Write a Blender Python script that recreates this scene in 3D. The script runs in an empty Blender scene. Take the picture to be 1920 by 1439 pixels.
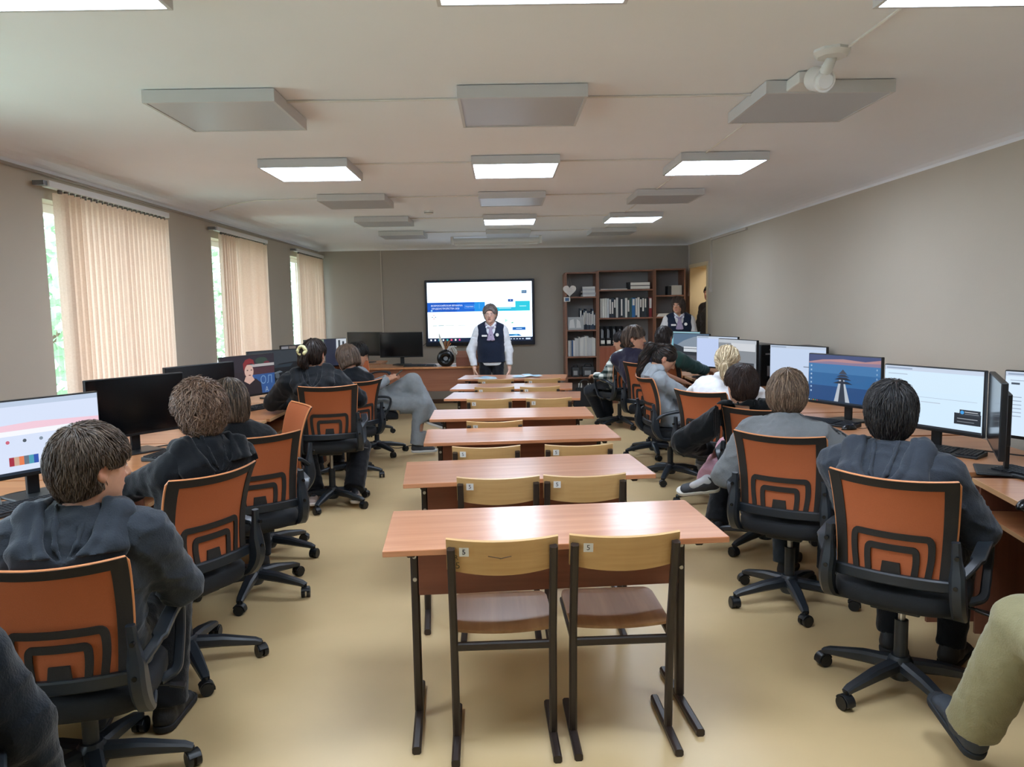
import bpy, bmesh, math, random
import numpy as np
from math import sin, cos, pi, radians, sqrt, hypot
from mathutils import Vector, Matrix
from mathutils.kdtree import KDTree
random.seed(5); np.random.seed(5)
SC = bpy.context.scene
COL = SC.collection

# ------------------------------------------------------------------ camera
CAM_F, PITCH, YAW, ROLL, CAM_H = 1450.0, radians(5.85), radians(.71), radians(1.05), 1.60

def ray(px, py):
    a = px-960; b = py-719.5
    u = a*cos(ROLL)-b*sin(ROLL); v = a*sin(ROLL)+b*cos(ROLL)
    xr = u/CAM_F; up = -v/CAM_F
    y1 = cos(PITCH)+up*sin(PITCH); z = -sin(PITCH)+up*cos(PITCH)
    return (xr*cos(YAW)+y1*sin(YAW), -xr*sin(YAW)+y1*cos(YAW), z)

def aty(px, py, y):
    d = ray(px, py); t = y/d[1]
    return Vector((d[0]*t, y, CAM_H+d[2]*t))

def atz(px, py, z):
    d = ray(px, py); t = (z-CAM_H)/d[2]
    return Vector((d[0]*t, d[1]*t, z))

def setup_camera():
    cam = bpy.data.cameras.new('camera'); o = bpy.data.objects.new('camera', cam); COL.objects.link(o)
    cam.sensor_fit = 'HORIZONTAL'; cam.sensor_width = 36; cam.lens = CAM_F/1920*36
    cam.clip_start = .05; cam.clip_end = 200
    fwd = Vector((sin(YAW)*cos(PITCH), cos(YAW)*cos(PITCH), -sin(PITCH)))
    right0 = Vector((cos(YAW), -sin(YAW), 0)); up0 = right0.cross(fwd)
    right = right0*cos(ROLL)-up0*sin(ROLL); up = up0*cos(ROLL)+right0*sin(ROLL)
    m = Matrix((right, up, -fwd)).transposed().to_4x4(); m.translation = (0, 0, CAM_H)
    o.matrix_world = m; SC.camera = o

# ------------------------------------------------------------------ materials
def lin(c):
    if isinstance(c, str):
        c = [int(c[i:i+2], 16)/255 for i in (0, 2, 4)]
    return tuple((v/12.92 if v <= .04045 else ((v+.055)/1.055)**2.4) for v in c)+(1,)

MATS = {}
def mat(name, color, rough=.5, metal=0, spec=.5, noise=0, nscale=20, bump=0, bscale=60, emit=0, attr=None, sheen=0, stretch=None, coat=0, trans=0, alpha=1, sss=0):
    if name in MATS: return MATS[name]
    m = bpy.data.materials.new(name); m.use_nodes = True; nt = m.node_tree; N = nt.nodes; L = nt.links
    b = N['Principled BSDF']
    c = lin(color)
    b.inputs['Base Color'].default_value = c; b.inputs['Roughness'].default_value = rough
    b.inputs['Metallic'].default_value = metal; b.inputs['Specular IOR Level'].default_value = spec
    if sheen: b.inputs['Sheen Weight'].default_value = sheen; b.inputs['Sheen Roughness'].default_value = .4
    if coat: b.inputs['Coat Weight'].default_value = coat; b.inputs['Coat Roughness'].default_value = .15
    if trans: b.inputs['Transmission Weight'].default_value = trans
    if sss:
        b.inputs['Subsurface Weight'].default_value = sss; b.inputs['Subsurface Radius'].default_value = (.012, .005, .003); b.inputs['Subsurface Scale'].default_value = .5
    b.inputs['Alpha'].default_value = alpha
    src = None
    if attr:
        a = N.new('ShaderNodeAttribute'); a.attribute_name = attr; src = a.outputs['Color']
        L.new(src, b.inputs['Base Color'])
    tc = N.new('ShaderNodeTexCoord'); mp = N.new('ShaderNodeMapping'); L.new(tc.outputs['Object'], mp.inputs['Vector'])
    if stretch: mp.inputs['Scale'].default_value = stretch
    if noise:
        n = N.new('ShaderNodeTexNoise'); n.inputs['Scale'].default_value = nscale; n.inputs['Detail'].default_value = 4
        L.new(mp.outputs['Vector'], n.inputs['Vector'])
        mr = N.new('ShaderNodeMapRange'); mr.inputs['To Min'].default_value = 1-noise; mr.inputs['To Max'].default_value = 1+noise
        mr.inputs['From Min'].default_value = .25; mr.inputs['From Max'].default_value = .75
        L.new(n.outputs['Fac'], mr.inputs['Value'])
        mx = N.new('ShaderNodeMix'); mx.data_type = 'RGBA'; mx.blend_type = 'MULTIPLY'; mx.inputs['Factor'].default_value = 1
        mx.inputs[6].default_value = c
        if src: L.new(src, mx.inputs[6])
        L.new(mr.outputs['Result'], mx.inputs[7]); L.new(mx.outputs[2], b.inputs['Base Color'])
    if bump:
        n2 = N.new('ShaderNodeTexNoise'); n2.inputs['Scale'].default_value = bscale; n2.inputs['Detail'].default_value = 3
        L.new(mp.outputs['Vector'], n2.inputs['Vector'])
        bp = N.new('ShaderNodeBump'); bp.inputs['Strength'].default_value = bump; bp.inputs['Distance'].default_value = .01
        L.new(n2.outputs['Fac'], bp.inputs['Height']); L.new(bp.outputs['Normal'], b.inputs['Normal'])
    if emit:
        b.inputs['Emission Color'].default_value = c; b.inputs['Emission Strength'].default_value = emit
        if src: L.new(src, b.inputs['Emission Color'])
    MATS[name] = m
    return m

def wood(name, c1, c2, rough=.3, scale=6, axis=0, spec=.5, coat=0):
    if name in MATS: return MATS[name]
    m = bpy.data.materials.new(name); m.use_nodes = True; nt = m.node_tree; N = nt.nodes; L = nt.links
    b = N['Principled BSDF']; b.inputs['Roughness'].default_value = rough; b.inputs['Specular IOR Level'].default_value = spec
    if coat: b.inputs['Coat Weight'].default_value = coat; b.inputs['Coat Roughness'].default_value = .2
    tc = N.new('ShaderNodeTexCoord'); mp = N.new('ShaderNodeMapping'); L.new(tc.outputs['Object'], mp.inputs['Vector'])
    s = [scale*2.5]*3; s[axis] = scale*.12; mp.inputs['Scale'].default_value = s
    n = N.new('ShaderNodeTexNoise'); n.inputs['Scale'].default_value = 1; n.inputs['Detail'].default_value = 6; n.inputs['Distortion'].default_value = .6
    L.new(mp.outputs['Vector'], n.inputs['Vector'])
    n3 = N.new('ShaderNodeTexNoise'); n3.inputs['Scale'].default_value = 5; n3.inputs['Detail'].default_value = 3
    L.new(mp.outputs['Vector'], n3.inputs['Vector'])
    r = N.new('ShaderNodeValToRGB'); r.color_ramp.elements[0].position = .32; r.color_ramp.elements[1].position = .68
    r.color_ramp.elements[0].color = lin(c1); r.color_ramp.elements[1].color = lin(c2)
    ad = N.new('ShaderNodeMath'); ad.operation = 'MULTIPLY_ADD'; ad.inputs[1].default_value = .3
    sb = N.new('ShaderNodeMath'); sb.operation = 'SUBTRACT'; sb.inputs[1].default_value = .5
    L.new(n3.outputs['Fac'], sb.inputs[0]); L.new(sb.outputs[0], ad.inputs[0]); L.new(n.outputs['Fac'], ad.inputs[2])
    L.new(ad.outputs[0], r.inputs['Fac']); L.new(r.outputs['Color'], b.inputs['Base Color'])
    MATS[name] = m
    return m

def emission(name, color, strength, attr=None):
    if name in MATS: return MATS[name]
    m = bpy.data.materials.new(name); m.use_nodes = True; nt = m.node_tree; N = nt.nodes; L = nt.links
    b = N['Principled BSDF']; c = lin(color)
    b.inputs['Base Color'].default_value = (.02, .02, .02, 1); b.inputs['Roughness'].default_value = .35; b.inputs['Specular IOR Level'].default_value = .3
    b.inputs['Emission Color'].default_value = c; b.inputs['Emission Strength'].default_value = strength
    if attr:
        a = N.new('ShaderNodeAttribute'); a.attribute_name = attr; L.new(a.outputs['Color'], b.inputs['Emission Color'])
    MATS[name] = m
    return m

# ------------------------------------------------------------------ mesh builder
class MB:
    def __init__(s): s.v = []; s.f = []; s.m = []; s.mi = 0; s.T = Matrix()
    def add(s, vs, fs, m=None):
        o = len(s.v); T = s.T
        s.v += [T @ Vector(p) for p in vs]; s.f += [tuple(i+o for i in f) for f in fs]; s.m += [s.mi if m is None else m]*len(fs)
        return s
    def box(s, lo, hi, m=None, R=None, c=None):
        x0, y0, z0 = lo; x1, y1, z1 = hi
        vs = [Vector(p) for p in ((x0,y0,z0),(x1,y0,z0),(x1,y1,z0),(x0,y1,z0),(x0,y0,z1),(x1,y0,z1),(x1,y1,z1),(x0,y1,z1))]
        if R is not None:
            c = Vector(c) if c is not None else Vector(((x0+x1)/2, (y0+y1)/2, (z0+z1)/2))
            vs = [R @ (p-c)+c for p in vs]
        return s.add(vs, [(0,3,2,1),(4,5,6,7),(0,1,5,4),(1,2,6,5),(2,3,7,6),(3,0,4,7)], m)
    def cbox(s, c, size, m=None, R=None):
        c = Vector(c); h = Vector(size)/2
        return s.box(c-h, c+h, m, R)
    def tube(s, pts, r, n=10, m=None, cap=True, flat=None, closed=False):
        """r: radius or list; flat=(side_vector, half_w, half_t) sweeps a rounded rectangle instead"""
        pts = [Vector(p) for p in pts]; k = len(pts)
        rs = r if isinstance(r, (list, tuple)) else [r]*k
        rings = []; prev = None
        for i, p in enumerate(pts):
            if closed: t = (pts[(i+1) % k]-pts[i-1])
            else: t = pts[min(i+1, k-1)]-pts[max(i-1, 0)]
            t.normalize()
            if flat: a = Vector(flat[0])
            elif prev is None: a = Vector((0,0,1)) if abs(t.z) < .9 else Vector((1,0,0))
            else: a = prev
            a = (a-t*a.dot(t)).normalized(); b = t.cross(a); prev = a
            if flat:
                hw, ht = flat[1], flat[2]
                if isinstance(hw, (list, tuple)): hw = hw[i]
                if isinstance(ht, (list, tuple)): ht = ht[i]
                q = min(hw, ht)*.45
                prof = [(hw-q,-ht),(hw,-ht+q),(hw,ht-q),(hw-q,ht),(-hw+q,ht),(-hw,ht-q),(-hw,-ht+q),(-hw+q,-ht)]
                rings.append([p+a*x+b*y for x, y in prof])
            else:
                rings.append([p+(a*cos(2*pi*j/n)+b*sin(2*pi*j/n))*rs[i] for j in range(n)])
        n = len(rings[0]); vs = [q for ring in rings for q in ring]; fs = []
        for i in range(k if closed else k-1):
            i2 = (i+1) % k
            for j in range(n):
                fs.append((i*n+j, i*n+(j+1) % n, i2*n+(j+1) % n, i2*n+j))
        if cap and not closed:
            fs.append(tuple(range(n-1, -1, -1))); fs.append(tuple((k-1)*n+j for j in range(n)))
        return s.add(vs, fs, m)
    def cyl(s, a, b, r, n=16, m=None, r2=None): return s.tube([a, b], [r, r if r2 is None else r2], n, m)
    def lathe(s, prof, c=(0,0,0), n=24, m=None):
        c = Vector(c); vs = []; fs = []; k = len(prof)
        for j in range(n):
            a = 2*pi*j/n
            for r, z in prof: vs.append(c+Vector((r*cos(a), r*sin(a), z)))
        for j in range(n):
            j2 = (j+1) % n
            for i in range(k-1): fs.append((j*k+i, j2*k+i, j2*k+i+1, j*k+i+1))
        if prof[0][0] > 1e-6: fs.append(tuple(j*k for j in range(n-1, -1, -1)))
        if prof[-1][0] > 1e-6: fs.append(tuple(j*k+k-1 for j in range(n)))
        return s.add(vs, fs, m)
    def quad(s, a, b, c, d, m=None): return s.add([a, b, c, d], [(0,1,2,3)], m)
    def prism(s, poly, fn0, fn1, m=None):
        """poly: 2d points; fn0/fn1 map them to the two faces"""
        n = len(poly); vs = [fn0(*p) for p in poly]+[fn1(*p) for p in poly]
        fs = [tuple(range(n-1, -1, -1)), tuple(range(n, 2*n))]+[(i, (i+1) % n, n+(i+1) % n, n+i) for i in range(n)]
        return s.add(vs, fs, m)
    def ellipsoid(s, c, r, m=None, nu=16, nv=10, R=None):
        c = Vector(c); vs = []; fs = []
        for i in range(nv+1):
            th = pi*i/nv
            for j in range(nu):
                ph = 2*pi*j/nu; p = Vector((r[0]*sin(th)*cos(ph), r[1]*sin(th)*sin(ph), r[2]*cos(th)))
                vs.append(c+(R @ p if R is not None else p))
        for i in range(nv):
            for j in range(nu): fs.append((i*nu+j, (i+1)*nu+j, (i+1)*nu+(j+1) % nu, i*nu+(j+1) % nu))
        return s.add(vs, fs, m)
    def text(s, body, origin, ux, uy, size, m=None, align='CENTER', off=None):
        vs, fs = text_geo(body, size, align); o = Vector(origin); ux = Vector(ux).normalized(); uy = Vector(uy).normalized()
        return s.add([o+ux*x+uy*y for x, y in vs], fs, m)
    def build(s, name, mats, parent=None, smooth=False, bevel=0, seg=2, loc=None, fix=True):
        me = bpy.data.meshes.new(name); me.from_pydata([tuple(p) for p in s.v], [], s.f)
        mats = mats if isinstance(mats, (list, tuple)) else [mats]
        for mm in mats: me.materials.append(mm)
        if len(mats) > 1: me.polygons.foreach_set('material_index', s.m)
        if fix:
            b = bmesh.new(); b.from_mesh(me); bmesh.ops.recalc_face_normals(b, faces=b.faces); b.to_mesh(me); b.free()
        if smooth:
            me.polygons.foreach_set('use_smooth', [True]*len(me.polygons))
            if smooth != 'all': me.set_sharp_from_angle(angle=radians(40))
        o = bpy.data.objects.new(name, me); COL.objects.link(o)
        if parent: o.parent = parent
        if loc: o.location = loc
        if bevel:
            md = o.modifiers.new('bevel', 'BEVEL'); md.width = bevel; md.segments = seg; md.limit_method = 'ANGLE'; md.angle_limit = radians(50)
        return o

_TXT = {}
def text_geo(body, size, align):
    key = (body, align)
    if key not in _TXT:
        cu = bpy.data.curves.new('t', 'FONT'); cu.body = body; cu.size = 1; cu.align_x = align; cu.align_y = 'CENTER'; cu.resolution_u = 2
        o = bpy.data.objects.new('t', cu); COL.objects.link(o)
        dg = bpy.context.evaluated_depsgraph_get()
        me = bpy.data.meshes.new_from_object(o.evaluated_get(dg))
        _TXT[key] = ([(v.co.x, v.co.y) for v in me.vertices], [tuple(p.vertices) for p in me.polygons])
        bpy.data.objects.remove(o); bpy.data.curves.remove(cu); bpy.data.meshes.remove(me)
    vs, fs = _TXT[key]
    return [(x*size, y*size) for x, y in vs], fs

def tag(o, label=None, cat=None, group=None, kind=None):
    if label: o['label'] = label
    if cat: o['category'] = cat
    if group: o['group'] = group
    if kind: o['kind'] = kind
    return o

def empty(name, loc=(0,0,0), rz=0, label=None, cat=None, group=None, kind=None):
    o = bpy.data.objects.new(name, None); COL.objects.link(o); o.location = loc; o.rotation_euler = (0, 0, rz); o.empty_display_size = .1
    return tag(o, label, cat, group, kind)

def kids(o): return KIDS.get(o.name, None) or [c for c in o.children]
KIDS = {}
def copy_tree(o, parent=None):
    c = o.copy(); COL.objects.link(c)
    if parent: c.parent = parent
    for ch in list(o.children): copy_tree(ch, c)
    return c

def struct(o): o['kind'] = 'structure'; return o
def Rz(a): return Matrix.Rotation(a, 3, 'Z')
def Rx(a): return Matrix.Rotation(a, 3, 'X')
def Ry(a): return Matrix.Rotation(a, 3, 'Y')
def T4(R, t): m = R.to_4x4(); m.translation = Vector(t); return m
def arc(pts, n=6, r=.03):
    """round the corners of a polyline"""
    pts = [Vector(p) for p in pts]; out = [pts[0]]
    for a, b, c in zip(pts, pts[1:], pts[2:]):
        u = (a-b); v = (c-b); rr = min(r, u.length*.45, v.length*.45); p = b+u.normalized()*rr; q = b+v.normalized()*rr
        for i in range(n+1):
            t = i/n; out.append(p*(1-t)**2+b*2*t*(1-t)+q*t*t)
    out.append(pts[-1]); return out
# ------------------------------------------------------------------ distance-field sculpting (people and clothes)
def V(*a): return np.array(a if len(a) > 1 else a[0], dtype=float)
def nrm(v): v = np.asarray(v, float); return v/(np.linalg.norm(v)+1e-9)

class Field:
    def __init__(s, lo, hi, h):
        s.lo = V(lo); s.h = h; n = np.ceil((V(hi)-s.lo)/h).astype(int)+1
        s.n = n; s.d = np.full(n, .15, np.float32)
        s.ax = [(s.lo[i]+h*np.arange(n[i])).astype(np.float32) for i in range(3)]
    def op(s, lo, hi, fn, k, mode):
        pad = k+3*s.h
        i0 = np.maximum(np.floor((V(lo)-pad-s.lo)/s.h).astype(int), 0); i1 = np.minimum(np.ceil((V(hi)+pad-s.lo)/s.h).astype(int)+1, s.n)
        if (i1 <= i0).any(): return s
        sl = tuple(slice(a, b) for a, b in zip(i0, i1))
        X = s.ax[0][sl[0]][:, None, None]; Y = s.ax[1][sl[1]][None, :, None]; Z = s.ax[2][sl[2]][None, None, :]
        d2 = fn(X, Y, Z); d = s.d[sl]
        if mode == 'u':
            h = np.clip(.5+.5*(d-d2)/k, 0, 1); s.d[sl] = d*(1-h)+d2*h-k*h*(1-h)
        elif mode == 's':
            h = np.clip(.5-.5*(d+d2)/k, 0, 1); s.d[sl] = d*(1-h)-d2*h+k*h*(1-h)
        else: s.d[sl] = np.maximum(d, d2)
        return s
    def cap(s, a, b, ra, rb=None, k=.02, mode='u'):
        a = V(a); b = V(b); rb = ra if rb is None else rb; ba = b-a; L2 = float(ba@ba)+1e-9
        def fn(X, Y, Z):
            px, py, pz = X-a[0], Y-a[1], Z-a[2]
            t = np.clip((px*ba[0]+py*ba[1]+pz*ba[2])/L2, 0, 1)
            return np.sqrt((px-t*ba[0])**2+(py-t*ba[1])**2+(pz-t*ba[2])**2)-(ra+(rb-ra)*t)
        r = max(ra, rb); return s.op(np.minimum(a, b)-r, np.maximum(a, b)+r, fn, k, mode)
    def chain(s, pts, rs, k=.02, mode='u'):
        for i in range(len(pts)-1): s.cap(pts[i], pts[i+1], rs[i], rs[i+1], k, mode)
        return s
    def ecap(s, a, b, side, ra, rb, k=.03, mode='u'):
        """capsule of elliptical section; side: direction of the first radius"""
        a = V(a); b = V(b); ba = b-a; L = np.linalg.norm(ba)+1e-9; w = ba/L
        sd = V(side); sd = nrm(sd-w*(sd@w)); q = np.cross(w, sd)
        def fn(X, Y, Z):
            px, py, pz = X-a[0], Y-a[1], Z-a[2]
            tt = px*w[0]+py*w[1]+pz*w[2]; t = np.clip(tt/L, 0, 1); dw = tt-t*L
            ds = px*sd[0]+py*sd[1]+pz*sd[2]; dq = px*q[0]+py*q[1]+pz*q[2]
            rx = ra[0]+(rb[0]-ra[0])*t; ry = ra[1]+(rb[1]-ra[1])*t; m = np.minimum(rx, ry)
            k0 = np.sqrt((ds/rx)**2+(dq/ry)**2+(dw/m)**2); k1 = np.sqrt((ds/rx**2)**2+(dq/ry**2)**2+(dw/m**2)**2)+1e-6
            return k0*(k0-1)/k1
        r = max(ra+rb); return s.op(np.minimum(a, b)-r, np.maximum(a, b)+r, fn, k, mode)
    def ell(s, c, r, R=None, k=.02, mode='u'):
        c = V(c); r = V(r); R = np.eye(3) if R is None else np.asarray(R)
        def fn(X, Y, Z):
            px, py, pz = X-c[0], Y-c[1], Z-c[2]
            u = [(px*R[0][i]+py*R[1][i]+pz*R[2][i]) for i in range(3)]
            k0 = np.sqrt(sum((u[i]/r[i])**2 for i in range(3))); k1 = np.sqrt(sum((u[i]/r[i]**2)**2 for i in range(3)))+1e-6
            return k0*(k0-1)/k1
        m = r.max(); return s.op(c-m, c+m, fn, k, mode)
    def plane(s, p, n, rad):
        """cut away the side the normal points to, inside a box of half-size rad"""
        p = V(p); n = nrm(n)
        fn = lambda X, Y, Z: (X-p[0])*n[0]+(Y-p[1])*n[1]+(Z-p[2])*n[2]
        return s.op(p-rad, p+rad, fn, 0, 'max')
    def chair_cut(s, dz=0, a=0, gap=.004):
        """flatten against the front of the backrest and the seat of the office chair the person sits on (a: chair turn in this frame)"""
        ca, sa = cos(a), sin(a)
        def fb(X, Y, Z):
            x = X*ca+Y*sa; y = -X*sa+Y*ca; v = np.clip((Z-dz-.53)/.4, 0, 1); u = np.clip(x/(.2+.026*v), -1, 1)
            yb = -.205-.03*v-.045*v*v+.0168*np.sin(pi*np.minimum(1, v*1.1))+.05*u*u*(.6+.4*v)
            d = (yb+.007+gap)-y
            return np.where((np.abs(x) < .25) & (Z-dz < .955) & (Z-dz > .5) & (y > -.5), d, -1)
        s.op(V(-.5, -.5, .45+dz), V(.5, .5, .97+dz), fb, 0, 'max')
        def fs(X, Y, Z):
            x = X*ca+Y*sa; y = -X*sa+Y*ca
            return np.where((np.abs(x) < .25) & (np.abs(y) < .24) & (Z-dz > .38), (.496+dz)-Z, -1)
        return s.op(V(-.4, -.4, .38+dz), V(.4, .4, .5+dz), fs, 0, 'max')
    def wrinkle(s, amp, freq, seed, z=None, aniso=(1, 1, 1)):
        m = np.abs(s.d) < .03; idx = np.argwhere(m)
        if not len(idx): return s
        p = (s.lo+idx*s.h)*V(aniso); rng = np.random.RandomState(seed); w = np.zeros(len(p))
        warp = np.stack([np.sin(p@rng.randn(3)*freq*.5+rng.rand()*6) for _ in range(3)], 1)*.25/freq*2
        for o in range(5):
            kk = nrm(rng.randn(3))*freq*(1+.5*o); w += np.sin((p+warp)@kk+rng.rand()*6.3)/(1+.5*o)
        w = (1-np.abs(np.clip(w/2, -1, 1)))**2-.4
        if z is not None: w = w*np.clip(z(s.lo+idx*s.h), 0, 1)
        s.d[m] -= (w*amp).astype(np.float32)
        return s
    def mesh(s):
        d = s.d; n = s.n; neg = d < 0
        cs = (slice(0, -1), slice(1, None)); cnt = np.zeros(n-1, np.int8)
        for i in (0, 1):
            for j in (0, 1):
                for k in (0, 1): cnt += neg[cs[i], cs[j], cs[k]]
        act = (cnt > 0) & (cnt < 8); I = np.argwhere(act); N = len(I)
        vid = np.full(n-1, -1, np.int32); vid[act] = np.arange(N)
        C = {(i, j, k): d[I[:, 0]+i, I[:, 1]+j, I[:, 2]+k] for i in (0, 1) for j in (0, 1) for k in (0, 1)}
        acc = np.zeros((N, 3)); num = np.zeros(N)
        for a in range(3):
            o = [x for x in range(3) if x != a]
            for u in (0, 1):
                for v in (0, 1):
                    c0 = [0, 0, 0]; c0[o[0]] = u; c0[o[1]] = v; c1 = list(c0); c1[a] = 1
                    A = C[tuple(c0)]; B = C[tuple(c1)]; x = (A < 0) != (B < 0)
                    t = np.where(x, A/np.where(np.abs(A-B) < 1e-9, 1, A-B), 0)
                    q = np.zeros((N, 3)); q[:] = c0; q[:, a] += t
                    acc += q*x[:, None]; num += x
        P = s.lo+(I+acc/num[:, None])*s.h
        quads = []
        for a in range(3):
            o = [(a+1) % 3, (a+2) % 3]
            sl0 = [slice(None)]*3; sl1 = [slice(None)]*3; sl0[a] = slice(0, -1); sl1[a] = slice(1, None)
            for q in o: sl0[q] = sl1[q] = slice(1, -1)
            x = neg[tuple(sl0)] != neg[tuple(sl1)]; E = np.argwhere(x); base = neg[tuple(sl0)][x]
            for q in o: E[:, q] += 1
            def cell(du, dv):
                e = E.copy(); e[:, o[0]] -= du; e[:, o[1]] -= dv; return vid[e[:, 0], e[:, 1], e[:, 2]]
            Q = np.stack([cell(1, 1), cell(0, 1), cell(0, 0), cell(1, 0)], 1)
            Q = np.where(base[:, None], Q, Q[:, ::-1]); quads.append(Q)
        Q = np.concatenate(quads); Q = Q[(Q >= 0).all(1)]
        return P, Q

def np_mesh(name, P, Q, mats, parent=None, cols=None, attr='col', matidx=None):
    me = bpy.data.meshes.new(name); nv = len(P); nf = len(Q)
    me.vertices.add(nv); me.vertices.foreach_set('co', np.asarray(P, np.float32).ravel())
    me.loops.add(nf*4); me.loops.foreach_set('vertex_index', np.asarray(Q, np.int32).ravel())
    me.polygons.add(nf); me.polygons.foreach_set('loop_start', np.arange(0, nf*4, 4, dtype=np.int32))
    try: me.polygons.foreach_set('loop_total', np.full(nf, 4, np.int32))
    except Exception: pass
    me.polygons.foreach_set('use_smooth', np.ones(nf, bool))
    for m in (mats if isinstance(mats, (list, tuple)) else [mats]): me.materials.append(m)
    if matidx is not None: me.polygons.foreach_set('material_index', np.asarray(matidx, np.int32))
    if cols is not None:
        a = me.attributes.new(attr, 'FLOAT_COLOR', 'POINT'); c = np.ones((nv, 4), np.float32); c[:, :3] = cols; a.data.foreach_set('color', c.ravel())
    me.update(calc_edges=True); me.validate()
    o = bpy.data.objects.new(name, me); COL.objects.link(o)
    if parent: o.parent = parent
    return o

def smooth_pts(P, Q, it=2, lam=.5):
    n = len(P)
    for _ in range(it):
        S = np.zeros_like(P); c = np.zeros(n)
        for a, b in ((0, 1), (1, 2), (2, 3), (3, 0)):
            np.add.at(S, Q[:, a], P[Q[:, b]]); np.add.at(c, Q[:, a], 1)
            np.add.at(S, Q[:, b], P[Q[:, a]]); np.add.at(c, Q[:, b], 1)
        P = P*(1-lam)+lam*S/np.maximum(c, 1)[:, None]
    return P

def ik(a, t, l1, l2, pole):
    a = V(a); t = V(t); v = t-a; d = np.linalg.norm(v); w = v/(d+1e-9)
    if d > l1+l2-.004: t = a+w*(l1+l2-.004); d = l1+l2-.004
    x = (l1*l1-l2*l2+d*d)/(2*d); hgt = sqrt(max(l1*l1-x*x, 0)); p = V(pole); p = nrm(p-w*(p@w))
    return a+w*x+p*hgt, t

def RzN(a): return np.array(Rz(a))
def RxN(a): return np.array(Rx(a))
def RyN(a): return np.array(Ry(a))

SKIN = {'pale': 'd9a78c', 'mid': 'c9967a', 'dark': 'b98468'}
def L3(h): return V(lin(h)[:3])

def head_field(F, R, H, s, male=True):
    g = lambda *p: H+R@(V(p)*s)
    F.ell(g(0, -.012, .022), V(.075, .094, .09)*s, R, .01)
    F.ell(g(0, .03, -.03), V(.06, .066, .075)*s, R, .03)
    F.ell(g(0, .042, -.082), V(.04, .042, .03)*s, R, .03)
    F.ell(g(0, .0, -.055), V(.058, .065, .05)*s, R, .03)
    F.cap(g(-.03, .083, .02), g(.03, .083, .02), .012*s, .012*s, .02)          # brow
    F.ell(g(-.03, .097, .001), V(.019, .014, .012)*s, R, .012, 's'); F.ell(g(.03, .097, .001), V(.019, .014, .012)*s, R, .012, 's')
    F.ell(g(-.03, .082, .0), V(.014, .011, .009)*s, R, .004); F.ell(g(.03, .082, .0), V(.014, .011, .009)*s, R, .004)
    F.cap(g(0, .094, .008), g(0, .113, -.028), .007*s, .011*s, .01)              # nose
    F.ell(g(-.012, .098, -.032), V(.008, .011, .008)*s, R, .006); F.ell(g(.012, .098, -.032), V(.008, .011, .008)*s, R, .006)
    F.ell(g(0, .088, -.06), V(.022, .012, .0065)*s, R, .008); F.ell(g(0, .086, -.07), V(.018, .012, .007)*s, R, .008)
    F.ell(g(0, .097, -.065), V(.02, .008, .0022)*s, R, .003, 's')
    F.ell(g(0, .078, -.1), V(.017, .016, .012)*s, R, .02)
    for q in (-1, 1):                                                            # ears
        Re = R@RzN(q*.35)@RyN(q*.12)
        F.ell(g(q*.078, -.01, -.008), V(.009, .02, .033)*s, Re, .008); F.ell(g(q*.075, .0, -.03), V(.008, .01, .014)*s, Re, .008)
        F.ell(g(q*.087, -.006, -.004), V(.006, .011, .019)*s, Re, .004, 's')

def head_paint(P, R, H, s, skin, lips='a8635c', brow='4a3626', hairline=None):
    q = (P-H)@R/s; c = np.tile(L3(skin), (len(P), 1)).astype(float)
    def blend(m, col, a=1.0): m = np.clip(m, 0, 1)[:, None]*a; c[:] = c*(1-m)+L3(col)*m
    ax = np.abs(q[:, 0]); front = q[:, 1] > .06
    blend((1-((q[:, 0]/.024)**2+((q[:, 2]+.065)/.012)**2))*2*front, lips)
    blend((1-(((ax-.031)/.02)**2+((q[:, 2]-.019)/.006)**2))*2*front, brow, .75)
    blend((1-(((ax-.03)/.0125)**2+((q[:, 2])/.006)**2))*3*front, 'e6dfd8')
    blend((1-(((ax-.03)/.006)**2+((q[:, 2])/.006)**2))*3*front, '2c1d16')
    blend((1-(((ax-.03)/.017)**2+((q[:, 2]-.007)/.0035)**2))*2*front, '3a2a22', .7)
    blend((1-(((ax-.042)/.025)**2+((q[:, 2]+.03)/.025)**2))*front, 'd08a76', .35)
    blend((1-((q[:, 1]+.01)/.03)**2-((q[:, 2]+.01)/.04)**2)*(ax > .072), 'c8836c', .5)
    return c

def hand_field(F, Wp, d, n, side, s=1.0, curl=.45, spread=1.0, hold=False):
    """Wp wrist, d pointing direction, n back-of-hand normal, side +1 right hand / -1 left"""
    d = nrm(d); n = nrm(V(n)-d*(V(n)@d)); x = np.cross(d, n)*side            # x: towards the little finger side
    g = lambda a, b, c: Wp+(x*a+d*b+n*c)*s
    F.ecap(g(0, -.02, 0), g(0, .03, 0), x, (.024*s, .017*s), (.034*s, .015*s), .015)
    F.ecap(g(0, .03, 0), g(.002, .075, 0), x, (.036*s, .014*s), (.037*s, .0115*s), .012)
    for i, (bx, ln, r) in enumerate(((-.028, .078, .0088), (-.0095, .086, .0092), (.0095, .08, .0088), (.0275, .062, .0078))):
        p = g(bx, .078-.006*abs(i-1), .001); an = curl*(.6+.12*i); dirr = d+x*(bx*2.2*spread)
        for f, q in ((.45, 1), (.3, .88), (.25, .78)):
            w = nrm(nrm(dirr)*cos(an)-n*sin(an)); e = p+w*ln*f*s; F.cap(p, e, r*q*s, r*q*.9*s, .004); p = e; an += curl*.9
    p = g(-.026, .02, -.006)
    for ln, r, w in ((.042, .0125, (-.75, .62, -.25)), (.032, .0105, (-.45, .85, -.35-.3*curl)), (.026, .009, (-.15, .9, -.4-.5*curl))):
        w = nrm(x*w[0]+d*w[1]+n*w[2]); e = p+w*ln*s; F.cap(p, e, r*s, r*.92*s, .008); p = e

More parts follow.
